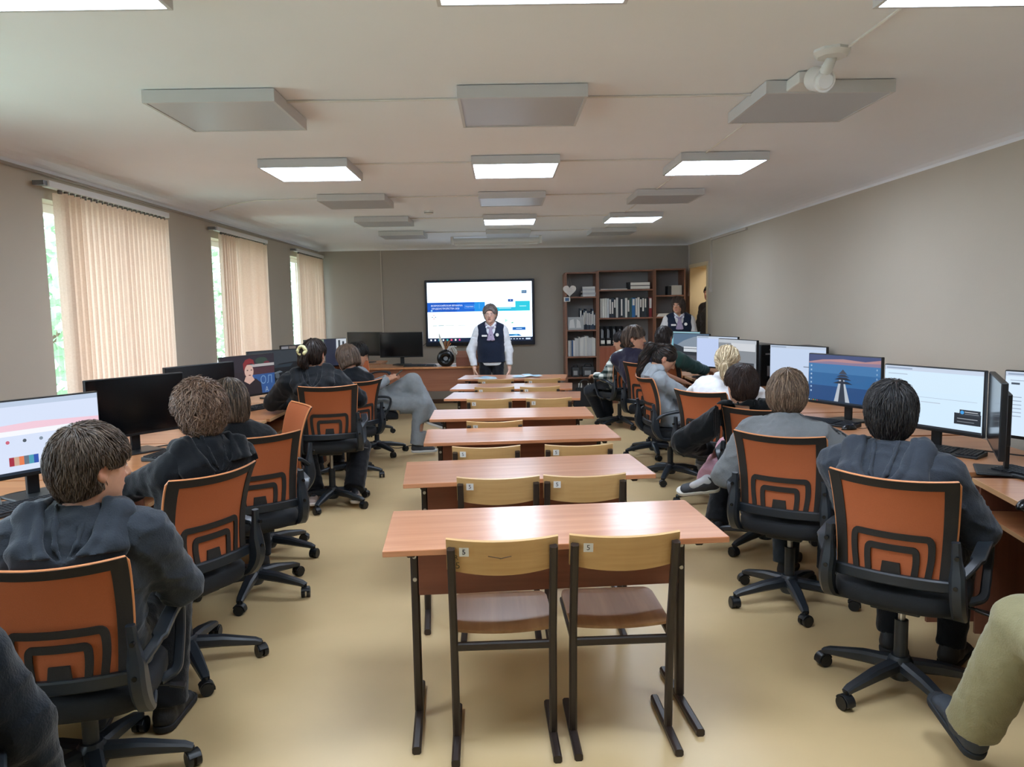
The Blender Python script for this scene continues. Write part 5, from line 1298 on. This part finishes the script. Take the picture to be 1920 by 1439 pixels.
# ------------------------------------------------------------------ people
def hp(px, py, y): return aty(px, py, y)
BROWN = '4a3a2f'
short = lambda **k: dict(dict(n=900, len=.06, mess=.4, w=.0042), **k)

# --- standing people
def scrunchie(I):
    b = MB(); g = lambda p: Vector(I['H']+I['R']@(V(p)*I['hs'])); ring = []
    for a in np.linspace(0, 2*pi, 25)[:-1]: ring.append(g((-.03+.032*cos(a), -.148+.006*cos(5*a), .02+.032*sin(a))))
    b.tube(ring, .014, 8, closed=True); o = b.build('scrunchie', mat('scrunchie_yellow', 'd6cf9a', rough=.8), I['hair'], smooth='all')
# --- left row
person('person', (-1.42, 2.51), D(10), hp(172, 874, 2.45), 'boy in charcoal hooded sweatshirt, head turned right, lower left', dz=-.085, yaw=D(-46), pitch=D(-6), hs=1.06, top=('hoodie', '31363d'), hood=True, bulk=1.12, bulge=.06,
       hands=((-.2, .36, .79), (.2, .26, .62)), elbow=((-.6, -.4, -.9), (.75, -.5, -.6)), feet=((-.1, .35, .09), (.16, .33, .09)), bottoms=('trousers', '17181a'), legr=(.1, .085, .075), footdir=((-.1, 1, 0), (.15, 1, 0)), h=.0075,
       hair=('short', '3f3024', short(n=2600, len=.05, mess=.35, th=.02, w=.0032, low=-.085, tone2='5e5044')), seed=11, armr=1.2, sleeve=1.1)
person('person', (-1.44, 3.36), D(52), hp(374, 772, 3.36), 'boy with tousled curly brown hair and black hoodie, left row', chair=D(60), yaw=D(-12), pitch=D(-10), hs=1.02, top=('hoodie', '0d1014'), hood=True, bulk=1.0,
       hair=('short', '5a4232', short(n=2200, len=.06, mess=1.0, w=.0034, th=.026, low=-.09, tone2='7c6350', lift=.005)), seed=12, bottoms=('trousers', '15161a'), h=.0085)
person('person', (-1.42, 4.28), D(31), hp(430, 752, 4.22), 'person with straight brown bob and black sweater, left row', yaw=D(-5), pitch=D(-8), top=('sweater', '0e1013'), hair=('bob', '3a2d22', dict(n=1300, len=.12, mess=.08, w=.0042, th=.014, low=-.135, tone2='6a5848', crown=(0, -.03, .12))), seed=13, h=.009)
person('person', (-1.40, 6.2), D(12), hp(590, 664, 6.25), 'girl with dark hair bun, yellow hair tie and black hoodie', dz=.06, yaw=D(-28), pitch=D(-6), top=('hoodie', '15181c'), hood=True, bulk=1.12, hands=((-.3, .38, .8), (.2, .4, .79)), elbow=((-1, .0, -.5), (1, -.2, -.6)), shoes=('a08f86', 'cfc6bf'), feet=((-.15, .06, .1), (.17, .04, .1)), footdir=((-.1, -1, .1), (.1, -1, .1)), footup=((0, 0, 1), (0, 0, 1)), legr=(.09, .085, .085),
       hair=('bun', '251a15', dict(n=420, len=.09, mess=.12, th=.012, w=.006)), seed=14, armr=1.15, h=.0095,
       extra=lambda I: scrunchie(I))
person('person', (-1.46, 7.22), D(45), hp(650, 671, 7.2), 'person with brown bob and black top, partly behind the girl with the bun', dz=-.01, chair=D(50), yaw=D(10), pitch=D(-12), top=('sweater', '12151a'), hair=('bob', '5d4c40', dict(n=300, len=.1, mess=.05, w=.008, th=.015, low=-.09, crown=(0, -.03, .12))), seed=15, h=.011)
def phone(I):
    b = MB(); w = I['wl'][1]; b.box((-.036, -.075, -.004), (.036, .075, .004)); o = b.build('smartphone', m_black2, bevel=.003); M = I['root'].matrix_basis
    p = I['root'].matrix_basis @ Vector((w[0]-.06, w[1]+.1, w[2]+.045)); o.matrix_world = Matrix.Translation(p) @ Matrix.Rotation(radians(-78), 4, 'Z') @ Matrix.Rotation(radians(38), 4, 'X'); tag(o, 'black smartphone held by the person in grey', 'phone')
person('person', (-1.38, 8.35), D(-80), hp(672, 664, 8.28), 'person in light grey sweatsuit sitting cross-legged, looking at a phone', chair=D(-78), yaw=D(8), pitch=D(-24), top=('sweatshirt', '8f9499'), hs=1.0, pelvis=(0, .05, .57), bulge=.05,
       hands=(('w', aty(727, 709, 8.42)), ('w', aty(727, 712, 8.2))), elbow=((-.8, -.4, -.8), (.9, -.4, -.8)), handdir=((.3, .85, .35), (-.25, .85, .35)), handn=((-.5, -.2, .8), (.5, -.2, .8)), curl=(.7, .7),
       feet=(('w', aty(812, 783, 8.28)), ('w', aty(783, 834, 8.25))), kneepole=((.3, .5, 1), (.1, .8, 1)), footdir=((.0, .9, -.35), (0, 1, 0)), footup=((0, .35, .9), (0, 0, 1)), lseg=(.45, .44), bottoms=('sweatpants', '8e9396'), legr=(.115, .1, .078), shoes=('3a3c40', 'd5d5d2'),
       hair=('short', '1d1a19', short(n=420, len=.06, mess=.2, th=.016)), seed=16, h=.0095, extra=phone)
person('person', (-1.38, 1.5), D(32), Vector((-1.36, 1.52, 1.15)), 'person in dark navy sleeve cut by the lower left corner', yaw=D(10), top=('sweatshirt', '161b22'), bulk=1.05, hands=((-.2, .3, .6), ('w', (-1.1, 1.76, .4))), elbow=((-.9, -.3, -.6), (.6, -.2, -.3)), bottoms=('trousers', '15181d'), hair=('short', '2a211b', short(n=200)), seed=17, h=.0095, armr=1.3)

# --- right row
person('person', (1.60, 3.0), D(-40), hp(1670, 775, 3.08), 'boy with short black hair in slate grey hooded jacket, right front', yaw=D(14), pitch=D(-10), hs=1.04, top=('jacket', '353a42'), hood=True, bulk=1.12, bulge=.06, hands=((-.12, .36, .8), (.2, .33, .7)), elbow=((-.6, -.4, -1), (.6, -.5, -.9)),
       hair=('short', '151416', short(n=2200, len=.05, mess=.28, w=.0032, th=.017, low=-.105, tone2='3a3634')), seed=21, armr=1.2, h=.0075, bottoms=('trousers', '141517'), sleeve=1.1)
def stripes(P, I):
    c = np.tile(L3('777a7c'), (len(P), 1)).astype(float)
    for i in (0, 1):
        NB, S, E = I['NB'], I['SH'][i], I['el'][i]; up = V(0, 0, 1); fw = I['fw']
        path = [NB+(S-NB)*.25+up*.055, S+up*.065+(S-NB)*.12, E+(S-NB)*.32]
        for a, b_ in zip(path, path[1:]):
            ba = b_-a; t = np.clip(((P-a)@ba)/(ba@ba), 0, 1); q = P-(a+t[:, None]*ba); f = q@fw; d = np.linalg.norm(q, axis=1)
            m = (np.abs(np.abs(f)-.012) < .005) & (d < .08); c[m] = L3('15171a')
    return c
person('person', (1.50, 3.95), D(-36), hp(1477, 738, 4.05), 'person with light brown layered hair in grey sweater with black shoulder stripes', yaw=D(8), pitch=D(-8), top=('sweater', '777a7c'), bulk=1.05, topcol=stripes, hands=((-.2, .2, .6), (.3, .38, .78)), elbow=((-.8, -.4, -.9), (1, -.2, -.6)),
       hair=('bowl', '5f4c3c', dict(n=1600, len=.07, mess=.25, w=.0045, th=.02, tone2='86705c', crown=(0, -.05, .11))), seed=22, armr=1.25, h=.008, bottoms=('trousers', '2b3238'), legr=(.09, .08, .07))
def pinkblack(P, I):
    def dseg(a, b): ba = b-a; t = np.clip(((P-a)@ba)/(ba@ba), 0, 1); return np.linalg.norm(P-a-t[:, None]*ba, axis=1)
    left = np.minimum(dseg(I['hip'][0], I['kn'][0]), dseg(I['kn'][0], I['an'][0])); right = dseg(I['kn'][1], I['an'][1])
    return np.where((right < left)[:, None], L3('c08f99'), L3('15171a'))
person('person', (1.69, 4.88), D(-14), hp(1389, 722, 4.78), 'person with short dark brown hair, black hoodie and pink trousers', yaw=D(26), pitch=D(-10), top=('hoodie', '0e1012'), hood=True, hands=(('w', (1.36, 5.05, .62)), (.2, .38, .78)), elbow=((-1, -.05, -.35), (1, -.2, -.6)), armr=1.3, chair=D(-30),
       feet=(('w', (1.44, 5.12, .09)), ('w', (1.33, 4.93, .44))), sock='c9c9cb', kneepole=((-.05, 1, .4), (.3, 1, .35)), footdir=((-.1, 1, 0), (-.95, -.1, -.12)), footup=((0, 0, 1), (0, -.35, .9)), bottoms=('trousers', 'b98a94'), botcol=pinkblack, legr=(.095, .085, .08), shoes=('2c2d31', 'd8d3c8'),
       hair=('short', '33231d', short(n=1300, len=.055, mess=.22, w=.0038, th=.018, low=-.1)), seed=23, h=.009, sleeve=1.2)
person('person', (1.67, 5.98), D(-46), hp(1364, 678, 6.0), 'blonde person with low ponytail in white hoodie', dz=-.02, yaw=D(15), pitch=D(-8), top=('hoodie', 'd5d6d8'), hands=((-.25, .36, .8), (.25, .36, .8)), elbow=((-1, -.2, -.6), (1, -.2, -.6)), collar=.03, bulk=1.15, armr=1.2,
       hair=('pony', 'b09a78', dict(n=420, len=.1, mess=.1, th=.013, w=.006, tone2='d8c8a8', tail=[(0, -.1, -.02), (.015, -.15, -.05), (.03, -.165, -.12), (.04, -.14, -.17)], tailr=[.024, .032, .03, .01])), seed=24, h=.0095)
person('person', (1.50, 6.85), D(-80), hp(1247, 672, 6.82), 'girl with long black ponytail in light grey hoodie, looking down', chair=D(-82), yaw=D(-18), pitch=D(-38), top=('hoodie', '90969b'), hood=True, bulge=.08, hands=((-.12, .3, .68), (.12, .3, .68)), elbow=((-1, -.2, -.7), (1, -.2, -.7)),
       hair=('pony', '17120f', dict(n=420, len=.08, mess=.08, th=.011, w=.005, tone2='3a2a22', tail=[tuple(np.array(Rx(D(36)))@V(p)) for p in ((0, -.06, .1), (.0, -.13, .1), (-.02, -.185, .0), (-.02, -.2, -.12), (-.02, -.19, -.24), (-.01, -.17, -.3))], nofront=1, fringe=-.5, tailr=[.026, .038, .042, .04, .03, .008])), seed=25, h=.0095, bottoms=('trousers', '6a6c70'), shoes=('b0aca8', 'd8d8d4'))
def tshirt(P, I): 
    c = np.tile(L3('2e2c3e'), (len(P), 1)).astype(float); q = P-(I['NB']+V(0, -.1, -.17)); m = (np.abs(q[:, 0]-.08) < .05) & (np.abs(q[:, 2]) < .035) & (q[:, 1] < .1) & (np.sin(q[:, 0]*190)*np.sin(q[:, 2]*170) > -.2); c[m] = L3('c9c9cc'); return c
person('person', (1.57, 7.96), D(-38), hp(1190, 634, 8.05), 'boy with brown bowl haircut in dark navy t-shirt, face turned right', yaw=D(-76), pitch=D(-4), dz=.05, top=('tshirt', '2e2c3e'), topcol=tshirt, hs=1.02, short_sleeve=True, hands=((-.2, .3, .75), (.2, .3, .75)),
       hair=('bowl', '463930', dict(n=420, len=.09, mess=.12, w=.008, th=.02, tone2='6a5a4e', fringe=1, crown=(0, -.03, .115))), seed=26, h=.0095)
person('person', (1.95, 8.62), D(-44), hp(1246, 634, 8.45), 'boy with cropped dark hair in green hoodie, leaning on the desk', chair=D(-50), yaw=D(4), pitch=D(-6), top=('hoodie', '2c4a45'), hood=True, bulk=1.15, bulge=.07, hs=1.05, hands=((-.25, .36, .8), (.28, .3, .79)), elbow=((-1, .0, -.5), (1, -.1, -.6)), armr=1.2, pelvis=(-.1, -.1, .565),
       hair=('short', '2e2522', short(n=420, len=.03, mess=.15, th=.01, low=-.1)), seed=27, h=.0095)
def glasses(I):
    b = MB(); g = lambda p: Vector(I['H']+I['R']@(V(p)*I['hs']))
    for q in (-1, 1):
        ring = [g((q*.032+.024*cos(a), .108, .0+.019*sin(a))) for a in np.linspace(0, 2*pi, 17)[:-1]]; b.tube(ring, .0022, 6, closed=True); b.tube([g((q*.056, .106, .006)), g((q*.08, .06, .008)), g((q*.083, -.01, .006))], .002, 6)
    b.tube([g((-.008, .11, .002)), g((.008, .11, .002))], .002, 6); b.build('glasses', m_black2, I['root'], smooth=True)
def checkmat():
    m = mat('checked_shirt', 'c9cbc4', rough=.85, spec=.2); nt = m.node_tree; N = nt.nodes; L = nt.links; b = N['Principled BSDF']; tc = N.new('ShaderNodeTexCoord'); out = None
    for ax in (0, 1, 2):
        sp = N.new('ShaderNodeSeparateXYZ'); L.new(tc.outputs['Object'], sp.inputs[0]); mm = N.new('ShaderNodeMath'); mm.operation = 'MULTIPLY'; mm.inputs[1].default_value = 26; L.new(sp.outputs[ax], mm.inputs[0])
        fr = N.new('ShaderNodeMath'); fr.operation = 'PINGPONG'; fr.inputs[1].default_value = 1; L.new(mm.outputs[0], fr.inputs[0]); gt = N.new('ShaderNodeMath'); gt.operation = 'GREATER_THAN'; gt.inputs[1].default_value = .52; L.new(fr.outputs[0], gt.inputs[0])
        if ax == 1: continue
        if out is None: out = gt
        else: ad = N.new('ShaderNodeMath'); ad.operation = 'ADD'; L.new(out.outputs[0], ad.inputs[0]); L.new(gt.outputs[0], ad.inputs[1]); out = ad
    hf = N.new('ShaderNodeMath'); hf.operation = 'MULTIPLY'; hf.inputs[1].default_value = .5; L.new(out.outputs[0], hf.inputs[0]); r = N.new('ShaderNodeValToRGB'); r.color_ramp.interpolation = 'CONSTANT'
    r.color_ramp.elements[0].color = lin('d4d5cc'); r.color_ramp.elements[1].position = .4; r.color_ramp.elements[1].color = lin('7d8480'); e = r.color_ramp.elements.new(.9); e.color = lin('23302c'); L.new(hf.outputs[0], r.inputs['Fac']); L.new(r.outputs['Color'], b.inputs['Base Color']); return m
person('person', (1.50, 9.85), D(30), hp(1165, 640, 9.8), 'person in black-and-white checked shirt and glasses, behind the bowl-haired boy', chair=D(26), yaw=D(28), pitch=D(-14), top=('checked_shirt', checkmat()), bulge=.05, hands=((-.2, .25, .66), (.05, .25, .66)), pelvis=(-.05, -.0, .565),
       feet=(('w', aty(1130, 784, 10.2)), (.1, .35, .09)), kneepole=((-.6, .6, 1), (0, .6, 1)), footdir=((-.2, -.9, 0), (0, 1, 0)), bottoms=('trousers', '262a32'), legr=(.1, .08, .07), hair=('short', '1f1a1a', short(n=420, len=.06, mess=.3)), seed=28, h=.0105, extra=glasses)
person('person', (1.72, 1.85), D(5), Vector((1.73, 1.83, 1.26)), 'person in khaki cargo trousers cut by the lower right edge', yaw=D(-20), top=('sweatshirt', '40443e'), hands=((-.02, .14, .68), (.2, .3, .66)), elbow=((-.4, -.5, -1), (.9, -.3, -.8)),
       feet=(('w', (1.56, 2.45, .16)), (.2, .3, .09)), kneepole=((.1, .5, 1), (.1, .6, 1)), footdir=((.05, .95, .3), (.1, 1, 0)), footup=((0, -.3, .95), (0, 0, 1)), bottoms=('cargo_trousers', '8f8766'), legr=(.1, .09, .085), shoes=('30353c', '202429'), hair=('short', '2a211b', short(n=200)), seed=29, h=.0085, lseg=(.45, .45))

def uniform(I):
    """navy vest, collar and neck scarf of the standing women"""
    root, NB, side, fw, P0 = I['root'], I['NB'], I['side'], I['fw'], I['P0']; up = V(0, 0, 1); h = .009
    G = Field(I['lo'], I['hi'], h); I['torso'](G, .016)
    G.plane(P0+V(0, 0, -.045), (0, 0, -1), .3)
    for i in (0, 1): G.ell(I['SH'][i]+side*(-1, 1)[i]*.06-up*.03, (.07, .12, .13), None, .015, 's')
    g = lambda a, c, e: NB+side*a+fw*c+up*e
    for q in (-1, 1): G.cap(g(q*.035, .1, .03), g(0, .13, -.24), .05, .012, .01, 's')
    G.cap(g(0, .02, .08), g(0, .04, -.02), .075, .075, .01, 's'); G.wrinkle(.003, 30, 5)
    P, Q = G.mesh(); np_mesh('vest', P, Q, cloth('navy', '1b2336'), root)
    F = Field(NB-.25, NB+.25, .006)
    for q in (-1, 1): F.chain([g(q*.062, -.03, .035), g(q*.06, .04, .02), g(q*.02, .085, -.02)], [.013, .016, .014], .01); F.ell(g(q*.045, .085, -.03), (.028, .012, .024), None, .01)
    P, Q = F.mesh(); np_mesh('collar', P, Q, cloth('white', 'dcdde0'), root)
    F = Field(NB-.35, NB+.25, .006); F.ell(g(0, .115, -.05), (.022, .016, .018), None, .01)
    for q in (-1, 1): F.ecap(g(q*.008, .125, -.06), g(q*.028, .168, -.2), side, (.012, .007), (.028, .008), .006); F.chain([g(q*.07, -.02, .0), g(q*.075, .06, -.0), g(q*.01, .115, -.045)], [.012, .012, .01], .006)
    F.wrinkle(.003, 80, 2); P, Q = F.mesh(); np_mesh('neck_scarf', P, Q, cloth('lilac', '9d8fa6'), root)
    b = MB(); c = Vector(g(.085, .158, -.14)); b.cbox(c, (.07, .006, .024), R=Rz(-.2)); b.build('name_badge', m_paper, root)
    b = MB(); c = Vector(g(-.085, .158, -.13)); b.cyl(c, c+Vector((.0, .008, 0)), .022, 18); b.build('round_badge', m_paper, root)
def uni_teacher(I): uniform(I); glasses_thin(I)
def glasses_thin(I):
    b = MB(); g = lambda p: Vector(I['H']+I['R']@(V(p)*I['hs']))
    for q in (-1, 1):
        ring = [g((q*.032+.023*cos(a), .11, -.002+.017*sin(a))) for a in np.linspace(0, 2*pi, 17)[:-1]]; b.tube(ring, .0013, 6, closed=True); b.tube([g((q*.055, .108, .004)), g((q*.08, .06, .006)), g((q*.083, -.01, .004))], .0013, 6)
    b.tube([g((-.009, .112, .002)), g((.009, .112, .002))], .0013, 6); b.build('glasses', mat('steel_frame', 'b4a8a2', rough=.4), I['root'], smooth=True)
person('person', (-.14, 10.4), D(180), hp(919, 589, 10.38), 'standing woman with short grey hair, navy vest and white blouse before the display', yaw=D(-6), pitch=D(-3), standing=True, pelvis=(0, -.01, .875), bulge=.0, top=('blouse', 'dcdde2'), skin='d6ab97', brow='7a6456',
       hands=((-.24, .04, .72), (.23, .06, .76)), elbow=((-1, -.3, -.1), (1, -.3, -.1)), handdir=((.05, .1, -1), (.0, .25, -1)), handn=((-1, 0, 0), (1, 0, 0)), feet=((-.09, .0, .09), (.09, .0, .09)), kneepole=((0, 1, 0), (0, 1, 0)), lseg=(.42, .4), bottoms=('trousers', '14161c'), legr=(.085, .07, .065),
       hair=('short', '5a4d48', short(n=600, len=.05, mess=.45, th=.02, tone2='8e8480', fwd=-.6, nofront=1, fringe=-.4)), seed=31, h=.0085, extra=uni_teacher, lips='8a4a48', collar=0, sleeve=.6)
person('person', (2.58, 11.2), D(172), hp(1271, 572, 11.18), 'standing woman with brown shoulder-length hair and navy vest by the bookcase', yaw=D(-22), pitch=D(-4), standing=True, pelvis=(0, -.01, .93), bulge=.0, top=('blouse', 'd3cfcc'),
       hands=((-.22, .1, .76), (.1, .2, .95)), elbow=((-1, -.3, -.1), (1, -.3, -.1)), feet=((-.09, .0, .09), (.09, .0, .09)), kneepole=((0, 1, 0), (0, 1, 0)), bottoms=('trousers', '14161c'),
       hair=('bob', '42342c', dict(n=420, len=.11, mess=.12, w=.008, th=.014, low=-.15)), seed=32, h=.0095, extra=uniform, collar=0, sleeve=.6)
person('person', (3.27, 12.05), D(120), Vector((3.245, 12.05, 1.72)), 'person in dark clothes half hidden in the lit doorway', yaw=D(10), standing=True, pelvis=(0, -.01, .95), bulge=.0, top=('jacket', '3a342e'), skin='dark', hands=((-.24, .1, .76), (.24, .1, .76)), elbow=((-1, -.3, -.1), (1, -.3, -.1)), feet=((-.09, .0, .09), (.09, .0, .09)), kneepole=((0, 1, 0), (0, 1, 0)), lseg=(.44, .43), hair=('short', '16130f', short(n=200, len=.03)), seed=33, h=.0105)
vs = SC.view_settings; vs.view_transform = 'Standard'; vs.look = 'None'; vs.exposure = .15; vs.gamma = 1
SC.cycles.max_bounces = 8; SC.cycles.diffuse_bounces = 6; SC.cycles.transparent_max_bounces = 8
